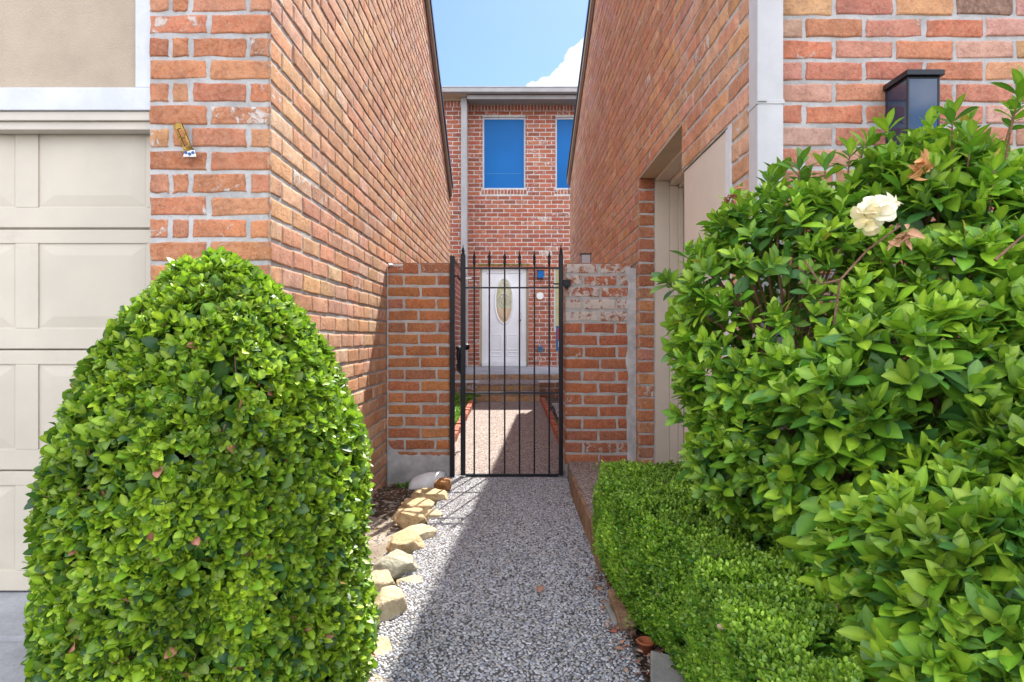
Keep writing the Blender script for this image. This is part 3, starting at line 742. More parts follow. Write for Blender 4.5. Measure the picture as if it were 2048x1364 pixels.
# sign under the far window
st = thing('yard_sign', 'small blue sign with red and white print under the far ground floor window', 'sign', (xb(1120), 13.6, .47))
sx0, sx1 = X(1112, 13.6), X(1134, 13.6)
MB().box(sx0, sx1, 13.6, 13.615, Z(702, 13.6), Z(652, 13.6)).build('board', paint('sign_blue', (.02, .12, .28), .4), st)
MB().box(sx0 + .03, sx0 + .07, 13.594, 13.599, Z(680, 13.6), Z(657, 13.6)).box(sx0 + .071, sx0 + .16, 13.594, 13.599, Z(665, 13.6), Z(657, 13.6)).build('red_print', paint('sign_red', (.5, .02, .04), .4), st)
MB().box(sx0 + .05, sx0 + .2, 13.594, 13.599, Z(694, 13.6), Z(682, 13.6)).build('white_print', M['white_enamel'], st)
MB().box(sx0 + .02, sx0 + .04, 13.616, 13.63, .47, Z(652, 13.6)).box(sx1 - .04, sx1 - .02, 13.616, 13.63, .47, Z(652, 13.6)).build('stake', M['grey_trim'], st)
# porch and steps
PO = thing('porch_steps', 'concrete porch with two tan brick steps in front of the white door', 'porch', (0, 11, .1))
MB().box(-3.6, 3.0, 11.06, 13.995, .1, .467).build('porch_slab', M['porch'], PO, bevel=.006)
TANB = [(.50, .37, .22), (.54, .40, .26), (.46, .33, .20)]
def riser(x0, x1, y, za, zb2, seed, core):
    MB().box(x0, x1, y + .009, core, za, zb2 - .004).build('step_core', M['mortar'], PO)
    bricks('step_bricks', PO, (x0, y, 0), (1, 0, 0), (0, -1, 0), lambda z: [(0, x1 - x0)], za, zb2, zb2 - za, .2, colf(TANB, [1, 1, 1], .25), [[(0, za), (x1 - x0, za), (x1 - x0, zb2), (0, zb2)]], seed)
riser(-3.5, 2.9, 11.04, .36, .466, 41, 11.055)
riser(-3.5, 2.9, 11.041, .12, .358, 42, 11.055)
sx0, sx1 = X(952, 9.29), X(1080, 9.29)
riser(sx0, sx1, 9.29, .15, .256, 43, 11.05); riser(sx0 - .02, sx1 + .02, 9.89, .262, .36, 44, 11.05)
MB().box(sx0, sx1, 9.28, 9.885, .257, .268).build('step_tread', M['pebble_sheet'], PO, bevel=.003)
MB().box(sx0 - .02, sx1 + .02, 9.88, 11.035, .361, .372).build('step_tread', M['pebble_sheet'], PO, bevel=.003)
# cheek walls beside the steps, low courtyard wall
for k, (x0, x1, seed) in enumerate(((-1.35, sx0 - .03, 45), (sx1 + .03, 1.35, 46))):
    t = thing('planter_wall', ('low brick planter wall left of the porch steps', 'low brick planter wall right of the porch steps')[k], 'wall', ((x0 + x1) / 2, 10.5, .1))
    MB().box(x0, x1, 10.41, 11.03, .08, .36).build('core', M['mortar'], t)
    bricks('bricks', t, (x0, 10.4, 0), (1, 0, 0), (0, -1, 0), lambda z: [(0, x1 - x0)], .08, .368, .096, .27, colf([(.34, .17, .12), (.30, .15, .11)], [1, 1], .5), [[(0, .08), (x1 - x0, .08), (x1 - x0, .36), (0, .36)]], seed)
CW = thing('courtyard_wall', 'dark red brick courtyard wall seen between the gate post and the gate', 'wall', (-1.08, 12, .1))
MB().box(-1.3, -1.089, 10.6, 13.7, .1, 2.49).build('core', M['mortar'], CW)
bricks('bricks', CW, (-1.08, 10.6, 0), (0, 1, 0), (1, 0, 0), lambda z: [(0, 3.1)], .1, 2.5, .096, .27, colf(RED, [3, 3, 3, 3, 3, 3], .15), [[(0, .1), (3.1, .1), (3.1, 2.5), (0, 2.5)]], 47, mats=[M['brick_red'], M['mortar_pale']])
MB().box(-1.31, -1.06, 10.58, 13.7, 2.50, 2.54).build('coping', M['brown_trim'], CW, bevel=.004)

# ================================================================== GATE
YG = 5.0
def gx(u): return X(u, YG)
def gz(v): return Z(v, YG)
def pillar(label, x0, x1, seed, cf, zbase, ztop, rows_n, rec, y1=5.32):
    t = thing('brick_pillar', label, 'pillar', ((x0 + x1) / 2, YG + .15, -.05))
    pitch = (ztop - zbase) / rows_n
    def rw(i, zc, al, r):
        W = x1 - x0; j = .008
        top_i = rows_n - 1 - i
        a = [0, W * .51, W] if top_i % 2 == 0 else [0, W * .27, W * .78, W]
        a = [a[0]] + [q + r.uniform(-.012, .012) for q in a[1:-1]] + [a[-1]]
        return [(a[k] + (j if k else 0), a[k + 1] - (j if k < len(a) - 2 else 0)) for k in range(len(a) - 1)]
    bricks('front_bricks', t, (x0, YG, 0), (1, 0, 0), (0, -1, 0), None, zbase, ztop, pitch, BL, cf, [[(0, -.1), (x1 - x0, -.1), (x1 - x0, ztop - .01), (0, ztop - .01)]], seed, rows=rw, joint=.0175, jit=.0045)
    side = rec
    sxx, nx_ = (x1, 1) if side == 'r' else (x0, -1)
    bricks('reveal_bricks', t, (sxx, YG, 0), (0, 1, 0), (nx_, 0, 0), lambda z: [(0, y1 - YG)], zbase, ztop, pitch, BL, cf, [[(0, -.1), (y1 - YG, -.1), (y1 - YG, ztop - .01), (0, ztop - .01)]], seed + 1, joint=.018, jit=.004, off=.1)
    MB().box(x0 + .009, x1 - .009, YG + .009, y1, -.1, ztop - .012).build('pillar_core', M['mortar'], t)
    tb = []
    for k in range(2):
        xa = x0 + (x1 - x0) * (0 if k == 0 else .51) + .004; xb_2 = x0 + (x1 - x0) * (.5 if k == 0 else 1) - .004
        tb.append((xa, xb_2))
    m_ = MB()
    for xa, xb_2 in tb: m_.box(xa, xb_2, YG + .006, y1 - .002, ztop - .011, ztop - .003)
    m_.build('top_course', paint('cap_brick' + label[:5], (.36, .18, .12), .9, .2, 10, .5, dirt=(.5, .45, .42)), t)
    return t
x0, x1 = gx(776), gx(900)
PL = pillar('orange brown gate pillar with a smooth grey cement base, left of the iron gate', x0, x1, 51,
            colf([(.44, .16, .06), (.40, .14, .06), (.47, .19, .07), (.36, .14, .08), (.44, .17, .10)], [4, 4, 3, 2, 2], .12,
                 lambda u, z, r: .45 if z > 1.55 and r.random() < .6 else 0), gz(925), gz(525), 17, 'r')
# cement skirt with an uneven upper edge
def skirt(x0, x1, ya, zlo, zf, parent, mat, seed, th=.02):
    r = random.Random(seed); n = 26; vs_ = []
    for i in range(n + 1):
        x = x0 + (x1 - x0) * i / n; zt = zf(i / n) + .018 * mnoise.noise(Vector((i * .55, seed, 0))) + .006 * r.uniform(-1, 1)
        vs_ += [(x, ya - th - .008 * mnoise.noise(Vector((i * .3, 3, seed))), zlo), (x, ya - th, (zlo + zt) / 2), (x, ya - th * .75, zt - .012), (x, ya + .004, zt), (x, ya + .01, zlo)]
    fs = [(i * 5 + k, (i + 1) * 5 + k, (i + 1) * 5 + k + 1, i * 5 + k + 1) for i in range(n) for k in range(3)]
    fs += [(0, 1, 2, 3, 4), tuple(n * 5 + k for k in (4, 3, 2, 1, 0))]
    return MB().add(vs_, fs).build('cement_skirt', mat, parent, smooth=True)
skirt(XL + .003, x1 + .006, YG, -.12, lambda t: .17 + .09 * max(0, 1 - t * 4.5), PL, M['render'], 3)
skirt2 = MB().box(XL + .001, x0, YG - .006, YG + .3, -.1, 1.70).build('mortar_seam', M['mortar'], PL, bevel=.004)
b = MB(); b.box(gx(783), gx(806), YG - .006, YG - .001, gz(533), gz(528)); b.tube([(gx(778), YG - .02, gz(531)), (gx(784), YG - .005, gz(531))], .014, 10)
b.build('metal_strap', M['steel'], PL, bevel=.001)
x0r, x1r = gx(1131), gx(1262)
PR = pillar('gate pillar right of the iron gate with whitewashed upper bricks over orange ones', x0r, x1r, 61,
            colf([(.45, .14, .07), (.42, .12, .06), (.44, .16, .09), (.40, .14, .09)], [4, 4, 3, 2], .18,
                 lambda u, z, r: (r.uniform(.7, 1.0) if z > 1.22 else (r.uniform(.35, .8) if (z < .3 or u < .09 and r.random() < .5) else 0))), gz(931), gz(525), 17, 'l')
m_ = MB(); r_ = random.Random(5); n = 30; vs_ = []
for i in range(n + 1):
    z = .12 + (1.68 - .12) * i / n; wv = .022 + .026 * max(0, mnoise.noise(Vector((i * .35, 9, 0))) + .4)
    vs_ += [(x1r - wv, YG - .001, z), (x1r - .004, YG - .01, z), (XR + .001, YG - .004, z)]
fs = [(i * 3 + k, i * 3 + k + 1, i * 3 + k + 4, i * 3 + k + 3) for i in range(n) for k in (0, 1)]
m_.add(vs_, fs).build('mortar_seam', mortar_mat('fresh_mortar', (.56, .56, .57)), PR, smooth=True)
MB().box(x1r - .002, XR + .001, YG + .002, YG + .3, -.1, 1.66).build('mortar_fill', M['mortar'], PR)
# post
gp = thing('gate_post', 'square black iron post standing against the left brick pillar', 'post', (gx(905), YG, 0))
px0, px1 = gx(900) + .002, gx(910)
MB().box(px0 + .001, px1, YG - .045, YG - .005, -.03, gz(513)).build('post_tube', M['iron'], gp, bevel=.003)
b = MB(); b.tube([(px1 - .002, YG - .025, gz(553)), (gx(915), YG - .03, gz(552)), (gx(919), YG - .03, gz(558)), (gx(923), YG - .03, gz(562))], .008, 8)
b.build('upper_hinge', M['iron'], gp)
b = MB(); zz = gz(905)
for k in range(4):
    cxk = px1 + .004 + k * .011; pts = [(cxk + .008 * math.cos(a_ * math.pi / 5), YG - .03 + (.006 * math.sin(a_ * math.pi / 5) if k % 2 else 0), zz - k * -.004 + (0 if k % 2 else .006 * math.sin(a_ * math.pi / 5))) for a_ in range(11)]
    b.tube(pts, .0022, 6)
b.tube([(px0, YG - .05, zz - .01), (px1 + .012, YG - .05, zz - .01)], .005, 6)
b.build('chain', M['iron'], gp)
GT = thing('iron_gate', 'black wrought iron gate with spear topped pickets between the two brick pillars', 'gate', (gx(1024), YG - .03, .015))
y0, y1 = YG - .045, YG - .012
for (ua, ub) in ((922, 931.5), (1117, 1125.5)):
    b = MB(); xa, xb_2 = gx(ua), gx(ub); b.box(xa, xb_2, y0 - .004, y1 + .004, .013, gz(510))
    st_ = b.build('stile', M['iron'], GT, bevel=.003)
    xc = (xa + xb_2) / 2; zt = gz(510)
    MB().lathe((xc, (y0 + y1) / 2, zt), [(.016, 0), (.017, .006), (.009, .012), (.014, .024), (.014, .032), (.008, .04), (.010, .046), (.0045, .056), (.002, .078)], 14).build('finial', M['iron'], st_, smooth=True)
xa, xb_2 = gx(931.5) + .001, gx(1117) - .001
for v, h_ in ((537, .014), (576, .012), (785, .012), (948.5, .02)):
    MB().box(xa, xb_2, y0 + .004, y1 - .004, gz(v) - h_ / 2, gz(v) + h_ / 2).build('rail', M['iron'], GT, bevel=.0015)
yc = (y0 + y1) / 2
for u in (949, 979, 1009.5, 1039, 1068.5, 1098):
    x = gx(u); b = MB(); hw = .0065
    b.box(x - hw, x + hw, yc - hw, yc + hw, .024, gz(537))
    pk = b.build('picket', M['iron'], GT, bevel=.001)
    zt = gz(537)
    MB().lathe((x, yc, zt + .005), [(.007, 0), (.0075, .02), (.011, .035), (.012, .05), (.0065, .058), (.013, .064), (.0065, .070), (.014, .078), (.012, .088), (.006, .105), (.004, .122), (.002, .142)], 12).build('spear', M['iron'], pk, smooth=True)
b = MB(); b.box(gx(1126), gx(1140), y0 - .004, y1, gz(573), gz(560)); b.box(gx(1128), gx(1136), y0 + .002, y1, gz(577), gz(573.2)); b.build('latch', M['iron'], GT, bevel=.003)
b = MB(); b.box(gx(1106), gx(1117) - .001, y0, y0 + .012, gz(570), gz(567))
b.build('latch_bolt', M['iron'], GT, bevel=.002)
MB().box(gx(932), gx(944), y0 - .002, y0 + .008, gz(558.5), gz(556)).build('hinge_pin', M['steel'], GT, bevel=.001)
# curved dark object of unidentified use, modelled as a generic metal fitting behind the hinge side
gt_ = thing('curved_fitting', 'black curved metal object hanging behind the hinge side of the iron gate', 'garden fitting', (gx(920), YG + .1, .75))
b = MB(); Y_ = YG + .09
q = lambda u, v: (X(u, Y_), Y_, Z(v, Y_))
b.tube([q(912, 695), q(918, 697), q(930, 696)], [.012, .017, .012], 10)
b.tube([q(919, 695), q(917, 712), q(919, 728), q(924, 745), q(926, 752)], [.022, .02, .017, .016, .008], 10)
b.build('curved_bracket', M['iron'], gt_, smooth=True)
b = MB(); b.lathe((X(933, Y_), Y_ - .02, Z(700, Y_)), [(.012, 0), (.026, .01), (.03, .03), (.024, .046), (.01, .052)], 14); b.build('knob', M['iron'], gt_, smooth=True)
b = MB(); b.prism([(X(911, Y_), Z(727, Y_)), (X(917, Y_), Z(728, Y_)), (X(927, Y_), Z(748, Y_)), (X(924, Y_), Z(752, Y_)), (X(915, Y_), Z(742, Y_))], Y_ - .012, Y_ + .012, 'y'); b.build('hook_end', M['iron'], gt_, bevel=.003)

# ================================================================== GROUND
g = MB().add([(-150, -150, -.12), (150, -150, -.12), (150, 250, -.12), (-150, 250, -.12)], [(0, 1, 2, 3)]).build('ground', M['soil']); props(g, kind='structure')
def sheet(name, x0, x1, y0, y1, zf, mat, nx=30, ny=60, amp=.0, sc_=3.0, skirt_=True):
    vs_ = []; 
    for j in range(ny + 1):
        for i in range(nx + 1):
            x = x0 + (x1 - x0) * i / nx; y = y0 + (y1 - y0) * j / ny
            vs_.append((x, y, zf(x, y) + amp * mnoise.fractal(Vector((x * sc_, y * sc_, 1.7)), 1, 2, 5)))
    fs = [(j * (nx + 1) + i, j * (nx + 1) + i + 1, (j + 1) * (nx + 1) + i + 1, (j + 1) * (nx + 1) + i) for j in range(ny) for i in range(nx)]
    return props(MB().add(vs_, fs).build(name, mat, smooth=True), kind='structure')
sheet('driveway', -8, -1.42, -6, 2.75, lambda x, y: -.004 if abs(y - 2.30) > .012 else -.02, M['drive'], 10, 730)
sheet('planting_bed', -1.418, -.50, -6, 4.99, lambda x, y: -.035 - .035 * max(0, min(1, (y - 4.2) / .6)), M['sandy'], 40, 300, .014, 7)
sheet('soil', -1.029, -.60, 3.65, 4.985, lambda x, y: -.025 - .11 * max(0, 1 - (y - 3.65) / .35) - .02 * max(0, (y - 4.5) / .4) - .08 * max(0, (x + .72) / .1), M['soil'], 30, 40, .03, 6)  # dark soil by the pillar, stretched forward to paint in the pillar's shadow
sheet('soil', .43, 4.6, -6, 2.6, lambda x, y: -.02, M['soil'], 60, 120, .02, 6)
sheet('soil', .45, .985, 2.601, 4.99, lambda x, y: -.02, M['soil'], 20, 50, .02, 6)
def zpath(y): return 0 if y < 5.1 else min(.15, .15 * (y - 5.1) / 4.1)
# path: a matrix sheet carrying real pebbles near the camera
sheet('path', -.515, .43, -6, 5.3, lambda x, y: -.003, M['matrix'], 6, 60)
sheet('path', -.60, .46, 5.06, 9.3, lambda x, y: zpath(y) + .002, M['pebble_sheet'], 6, 40)
def make_pebbles(name, x0, x1, y0, y1, s, seed, zf, keep=None, parent=None):
    rg = np.random.RandomState(seed)
    nx, ny = int((x1 - x0) / s), int((y1 - y0) / (s * .87))
    gxx, gyy = np.meshgrid(np.arange(nx), np.arange(ny))
    px = x0 + (gxx + .5 * (gyy % 2) + rg.uniform(-.32, .32, gxx.shape)) * s; py = y0 + gyy * s * .87 + rg.uniform(-.3, .3, gxx.shape) * s
    px, py = px.ravel(), py.ravel(); 
    if keep is not None:
        k = keep(px, py, rg); px, py = px[k], py[k]
    n = len(px)
    rings = [(1.0, -.25), (.92, .22), (.62, .52)]; m = 7
    T = []
    for (rr, zz) in rings:
        for k in range(m):
            t = 2 * math.pi * k / m; T.append((rr * math.cos(t), rr * math.sin(t), zz))
    T.append((0, 0, .62)); T = np.array(T)
    fl = []; sz = []
    for j in range(2):
        for k in range(m): fl += [j * m + k, j * m + (k + 1) % m, (j + 1) * m + (k + 1) % m, (j + 1) * m + k]; sz.append(4)
    for k in range(m): fl += [2 * m + k, 2 * m + (k + 1) % m, 3 * m]; sz.append(3)
    th = rg.uniform(0, math.pi * 2, n); a = s * .5 * rg.uniform(.85, 1.3, n); b_ = a * rg.uniform(.5, .95, n); c_ = a * rg.uniform(.5, .8, n)
    V = T[None] * np.stack([a, b_, c_], 1)[:, None, :] * rg.uniform(.9, 1.1, (n, len(T), 1))
    x = V[..., 0] * np.cos(th)[:, None] - V[..., 1] * np.sin(th)[:, None]; y = V[..., 0] * np.sin(th)[:, None] + V[..., 1] * np.cos(th)[:, None]
    V = np.stack([x + px[:, None], y + py[:, None], V[..., 2] + zf(px, py)[:, None] + rg.uniform(-.0012, .001, (n, 1))], 2)
    base = np.array([(.50, .49, .49), (.40, .39, .39), (.60, .59, .60), (.28, .26, .26), (.50, .44, .37), (.34, .36, .42), (.20, .19, .20)])
    ci = rg.choice(len(base), n, p=[.26, .22, .18, .12, .1, .08, .04]); c = base[ci] * rg.uniform(.55, .98, (n, 1)) * np.array([.95, .98, 1.04])
    col = np.concatenate([c, np.ones((n, 1))], 1); col = np.repeat(col, len(T), 0)
    return np_mesh(name, V.reshape(-1, 3), fl, sz, len(T), n, M['pebble'], parent, col, True)
pb = make_pebbles('path_pebbles', -.52, .435, 1.3, 5.15, .0128, 7, lambda x, y: np.full(len(x), .0) - .002, lambda x, y, r: r.uniform(0, 1, len(x)) < .93)
props(pb, 'grey and cream pebbles set in the surface of the front path', 'pebbles', kind='stuff')
def spill(x, y, r):
    return (r.uniform(0, 1, len(x)) < .22 * np.exp(-np.abs(x + .56) / .12)) 
pb2 = make_pebbles('loose_gravel', -1.2, -.5, 1.3, 4.4, .016, 8, lambda x, y: np.full(len(x), -.026), spill)
props(pb2, 'scattered loose gravel in the dry bed beside the front path', 'gravel', kind='stuff')
# courtyard beyond the gate
sheet('courtyard', -4.2, 3.2, 5.05, 14.2, lambda x, y: zpath(y) - .045, M['soil'], 40, 60, .015, 5)
sheet('white_gravel', -1.02, -.72, 5.4, 7.6, lambda x, y: zpath(y) + .0, M['white_pebbles'], 10, 40, .02, 8)
sheet('white_gravel', .56, .98, 7.0, 9.2, lambda x, y: zpath(y) + .005, M['white_pebbles'], 14, 30, .02, 8)
for k, (xa, ya, xe, ye) in enumerate(((-.64, 5.35, -.605, 9.27), (.485, 5.9, .43, 9.27))):
    t = thing('brick_edging', ('red brick edging along the left side of the path beyond the gate', 'red brick edging along the right side of the path beyond the gate')[k], 'edging', (xa, ya, 0))
    Lt = math.hypot(xe - xa, ye - ya); nb = int(Lt / .2); m_ = MB(); rr = random.Random(k)
    for i in range(nb):
        s0 = (i + .03) / nb; s1 = (i + .97) / nb
        x_ = xa + (xe - xa) * (s0 + s1) / 2 + rr.uniform(-.004, .004); ya_ = ya + (ye - ya) * s0; yb_ = ya + (ye - ya) * s1; zt = zpath((ya_ + yb_) / 2) + .075 + rr.uniform(-.006, .006)
        m_.box(x_ - .032, x_ + .032, ya_, yb_, -.06, zt)
    m_.build('edging_bricks', paint('edging_brick' + str(k), (.42, .13, .08), .9, .15, 12, .5), t, bevel=.006)
# raised pad at the right gate pillar
PD = thing('raised_pad', 'raised pebble landing beside the right gate pillar', 'landing', (.7, 4.2, 0))
MB().box(.432, .975, 3.05, 4.985, -.05, .118).build('pad', M['pebble_sheet'], PD, bevel=.006)
m_ = MB(); n = 24; vs_ = []
for i in range(n + 1):
    y = 2.95 + (4.45 - 2.95) * i / n; nn_ = mnoise.noise(Vector((y * 4, 0, 5)))
    vs_ += [(.408 + .006 * nn_, y, -.03), (.405 + .008 * nn_, y, .06), (.410, y, .128 + .008 * nn_), (.431, y, .130 + .008 * nn_), (.431, y, -.03)]
fs = [(i * 5 + k, (i + 1) * 5 + k, (i + 1) * 5 + k + 1, i * 5 + k + 1) for i in range(n) for k in range(4)] + [(0, 1, 2, 3, 4), tuple(n * 5 + k for k in (4, 3, 2, 1, 0))]
m_.add(vs_, fs).build('edge_board', M['wood'], PD)

# ------------------------------------------------------------------ stones
def rock(name, label, cat, u, v, wpx, hpx, mat, seed, flat=.6, rz=0, group=None, sink=.3, z=-.02, deep=1.0):
    """u,v = base middle in the picture's ground; wpx width there"""
    Y_ = F * (CAMZ - z) / (v - VV); x = X(u, Y_); wd = wpx / F * Y_; 
    r = random.Random(seed); bm = bmesh.new(); bmesh.ops.create_icosphere(bm, subdivisions=4, radius=1)
    pl = []
    for k in range(13):
        d = Vector((r.gauss(0, 1), r.gauss(0, 1), r.gauss(0, .8))).normalized(); pl.append((d, r.uniform(.55, .9)))
    pl.append((Vector((r.uniform(-.15, .15), r.uniform(-.25, .05), 1)).normalized(), .6))
    for p in bm.verts:
        c_ = p.co.copy()
        for d, t in pl:
            q_ = c_.dot(d)
            if q_ > t: c_ -= d * (q_ - t) * .93
        st_ = mnoise.noise(Vector((c_.x * .8, c_.y * .8, c_.z * 9 + seed)))
        c_ *= 1 + .11 * mnoise.fractal(c_ * 1.9 + Vector((seed, 0, 0)), 1, 2, 5) + .035 * st_
        p.co = c_
    sz = hpx / F * Y_
    M_ = Matrix.Rotation(rz, 4, 'Z') @ Matrix.Diagonal((wd / 1.6, wd / 1.6 * deep, sz * .78, 1))
    bmesh.ops.transform(bm, matrix=M_, verts=bm.verts)
    lo = min(p.co.z for p in bm.verts); hi = max(p.co.z for p in bm.verts)
    bmesh.ops.translate(bm, verts=bm.verts, vec=(0, 0, -lo - sink * (hi - lo)))
    me = bpy.data.meshes.new(name); bm.to_mesh(me); bm.free()
    me.polygons.foreach_set('use_smooth', [True] * len(me.polygons))
    o = link(name, me, M[mat]); o.location = (x, Y_, z)
    return props(o, label, cat, group)
GS = 'stones edging the left side of the path'
S_ = [('small tan stone wedged under the broken white pipe', 862, 1000, 62, 24, 'rock_tan', 1, 0),
      ('tan rounded stone just in front of the broken white pipe', 838, 1022, 62, 30, 'rock_tan', 2, .3),
      ('tan layered stone, third back toward the gate', 824, 1048, 66, 30, 'rock_tan', 3, -.3),
      ('flat tan chip at the path side of the layered stone', 868, 1036, 40, 14, 'rock_pale', 13, .2),
      ('long pale flat stone in the middle of the stone row', 826, 1078, 84, 24, 'rock_pale', 4, .2),
      ('smooth orange tan stone behind the big grey one', 815, 1100, 70, 32, 'rock_tan', 5, -.5),
      ('big greenish grey stone with ridged top in the stone row', 794, 1146, 88, 40, 'rock_grey', 6, .4),
      ('pale stone half hidden between the big grey stone and the round bush', 756, 1180, 70, 34, 'rock_pale', 7, .1),
      ('small pale flake beside the big grey stone on the path edge', 822, 1166, 48, 12, 'rock_pale', 8, .8),
      ('largest pale stone with a dark front face, nearest of the stone row', 776, 1228, 74, 52, 'rock_pale', 9, .2),
      ('flat sandy stone sunk in the gravel beside the round bush', 745, 1300, 90, 16, 'rock_pale', 10, .5),
      ('flat sandy stone at the front edge of the picture beside the path', 738, 1370, 90, 14, 'rock_tan', 11, -.2)]
for (lb, u, v, wp, hp, mt, sd_, rz) in S_:
    rock('edging_stone', lb, 'stone', u, v, wp, hp, mt, sd_, rz=rz, group=GS, deep=(1.5 if 'largest' in lb else .95), sink=.32)
# broken white clay pipe
CP = thing('broken_pipe', 'curved piece of white glazed clay pipe lying against the left gate pillar', 'pipe', (X(852, 4.7), 4.72, -.03))
m_ = MB(); n = 18; k_ = 10; vs_ = []; cx0, cy0 = X(853, 4.72), 4.74
for i in range(k_ + 1):
    t = i / k_; ang = -.5 + .9 * t
    ax = Vector((cx0 + (t - .5) * .26, cy0 + .05 - .13 * t * (1 - t) + (t - .5) * .05, -.03 + .0 * t)); rr = .095 * (1 - .12 * t) * (1 + (.06 if i >= k_ - 1 else 0))
    for j in range(n + 1):
        th = math.pi * j / n; vs_.append(ax + Vector((.18 * rr * math.cos(th) * 0, -rr * math.cos(th), rr * math.sin(th) * (.35 + .95 * math.sin(math.pi * (.08 + .62 * t))))))
fs = [(i * (n + 1) + j, i * (n + 1) + j + 1, (i + 1) * (n + 1) + j + 1, (i + 1) * (n + 1) + j) for i in range(k_) for j in range(n)]
o = m_.add(vs_, fs).build('pipe_shell', paint('glazed_white_clay', (.62, .63, .66), .25, .06, 8, .05, dirt=(.45, .42, .38)), CP, smooth=True)
so_ = o.modifiers.new('s', 'SOLIDIFY'); so_.thickness = .016; so_.offset = -1
rock('edging_stone', 'rusty tan stone leaning at the right end of the broken white pipe', 'stone', 884, 985, 30, 24, 'clay', 21, group=GS, sink=.1)
# right side: slabs, terracotta, twig
def slab(label, pts, z0, z1, mat, name='edging_slab'):
    o = MB().prism(pts, z0, z1, 'z').build(name, M[mat], bevel=.006); recenter(o); return props(o, label, 'slab', 'edging slabs under the boxwood hedge')
slab('grey edging slab at the front corner of the boxwood hedge', [(.42, 1.9), (.47, 2.13), (.60, 2.06), (.56, 1.75)], -.03, .045, 'slab')
slab('brown edging slab under the middle of the boxwood hedge', [(.40, 2.36), (.405, 2.66), (.44, 2.68), (.46, 2.36)], -.03, .04, 'wood')
slab('small grey edging flake lying between path and brown slab', [(.385, 2.40), (.375, 2.58), (.395, 2.60), (.41, 2.40)], -.03, .015, 'slab')
fp = MB().lathe((.475, 2.22, -.01), [(.02, 0), (.03, .036), (.033, .036), (.033, .043), (.027, .043), (.022, .015)], 18).build('flower_pot', M['terracotta'], smooth=True); recenter(fp)
props(fp, 'tiny terracotta pot tucked under the boxwood hedge beside the grey slab', 'pot')

# ================================================================== FOLIAGE
def norm(a): return a / np.maximum(np.linalg.norm(a, axis=-1, keepdims=True), 1e-9)
def tmpl(stations, fold=.25, curl=.25):
    V = [(0, 0, 0)]; n = len(stations)
    for (t, w_) in stations: V += [(t, -w_, fold * w_ - curl * t * t), (t, 0, -curl * t * t), (t, w_, fold * w_ - curl * t * t)]
    V.append((1, 0, -curl)); fl = [0, 1, 2, 0, 2, 3]; sz = [3, 3]
    for i in range(n - 1):
        a = 1 + 3 * i; fl += [a, a + 3, a + 4, a + 1, a + 1, a + 4, a + 5, a + 2]; sz += [4, 4]
    a = 1 + 3 * (n - 1); e = 1 + 3 * n; fl += [a, e, a + 1, a + 1, e, a + 2]; sz += [3, 3]
    return np.array(V), fl, sz
T_LANCE = tmpl([(.1, .07), (.3, .19), (.5, .25), (.7, .23), (.88, .12)], .22, .2)
T_OVAL = tmpl([(.13, .2), (.36, .33), (.68, .30), (.9, .15)], .28, .16)
T_BOX = (np.array([(0, 0, 0), (.35, -.29, .05), (.35, .29, .05), (.8, -.28, .02), (.8, .28, .02), (1, 0, -.05), (.35, 0, -.03), (.8, 0, -.05)]),
         [0, 1, 6, 0, 6, 2, 1, 3, 7, 6, 6, 7, 4, 2, 3, 5, 7, 7, 5, 4], [3, 3, 4, 4, 3, 3])
def leaves(name, parent, T, P, A, N, Ln, Wd, C, mat):
    V, fl, sz = T; A = norm(A); B = norm(np.cross(N, A)); Nn = np.cross(A, B)
    Q = P[:, None, :] + (V[None, :, 0:1] * A[:, None, :] + V[None, :, 1:2] * Wd[:, None, None] * B[:, None, :] + V[None, :, 2:3] * Nn[:, None, :]) * Ln[:, None, None]
    n = len(P); mid = (np.abs(V[:, 1]) < 1e-6).astype(float)[None, :, None]
    C3 = C[:, None, :] * (1 + mid * np.array([.55, .35, .6])) * (1 - (1 - mid) * .06)
    col = np.concatenate([C3, np.ones((n, len(V), 1))], 2).reshape(-1, 4)
    return np_mesh(name, Q.reshape(-1, 3), fl, sz, len(V), n, mat, parent, col, True)
def patchy(P, C, f=6.0, amp=.35, seed=0):
    nn_ = np.array([mnoise.noise(Vector(p) * f + Vector((seed, 0, 0))) for p in P]); k_ = (1 + amp * nn_ * 1.6)[:, None]
    return np.clip(C * k_ * np.array([1., 1., 1.]) + np.clip(nn_, 0, 1)[:, None] * np.array([.05, .03, 0]), .01, .8)
def gaps(P, f, th, seed=0):
    return np.array([mnoise.noise(Vector(p) * f + Vector((0, seed, 0))) for p in P]) > th
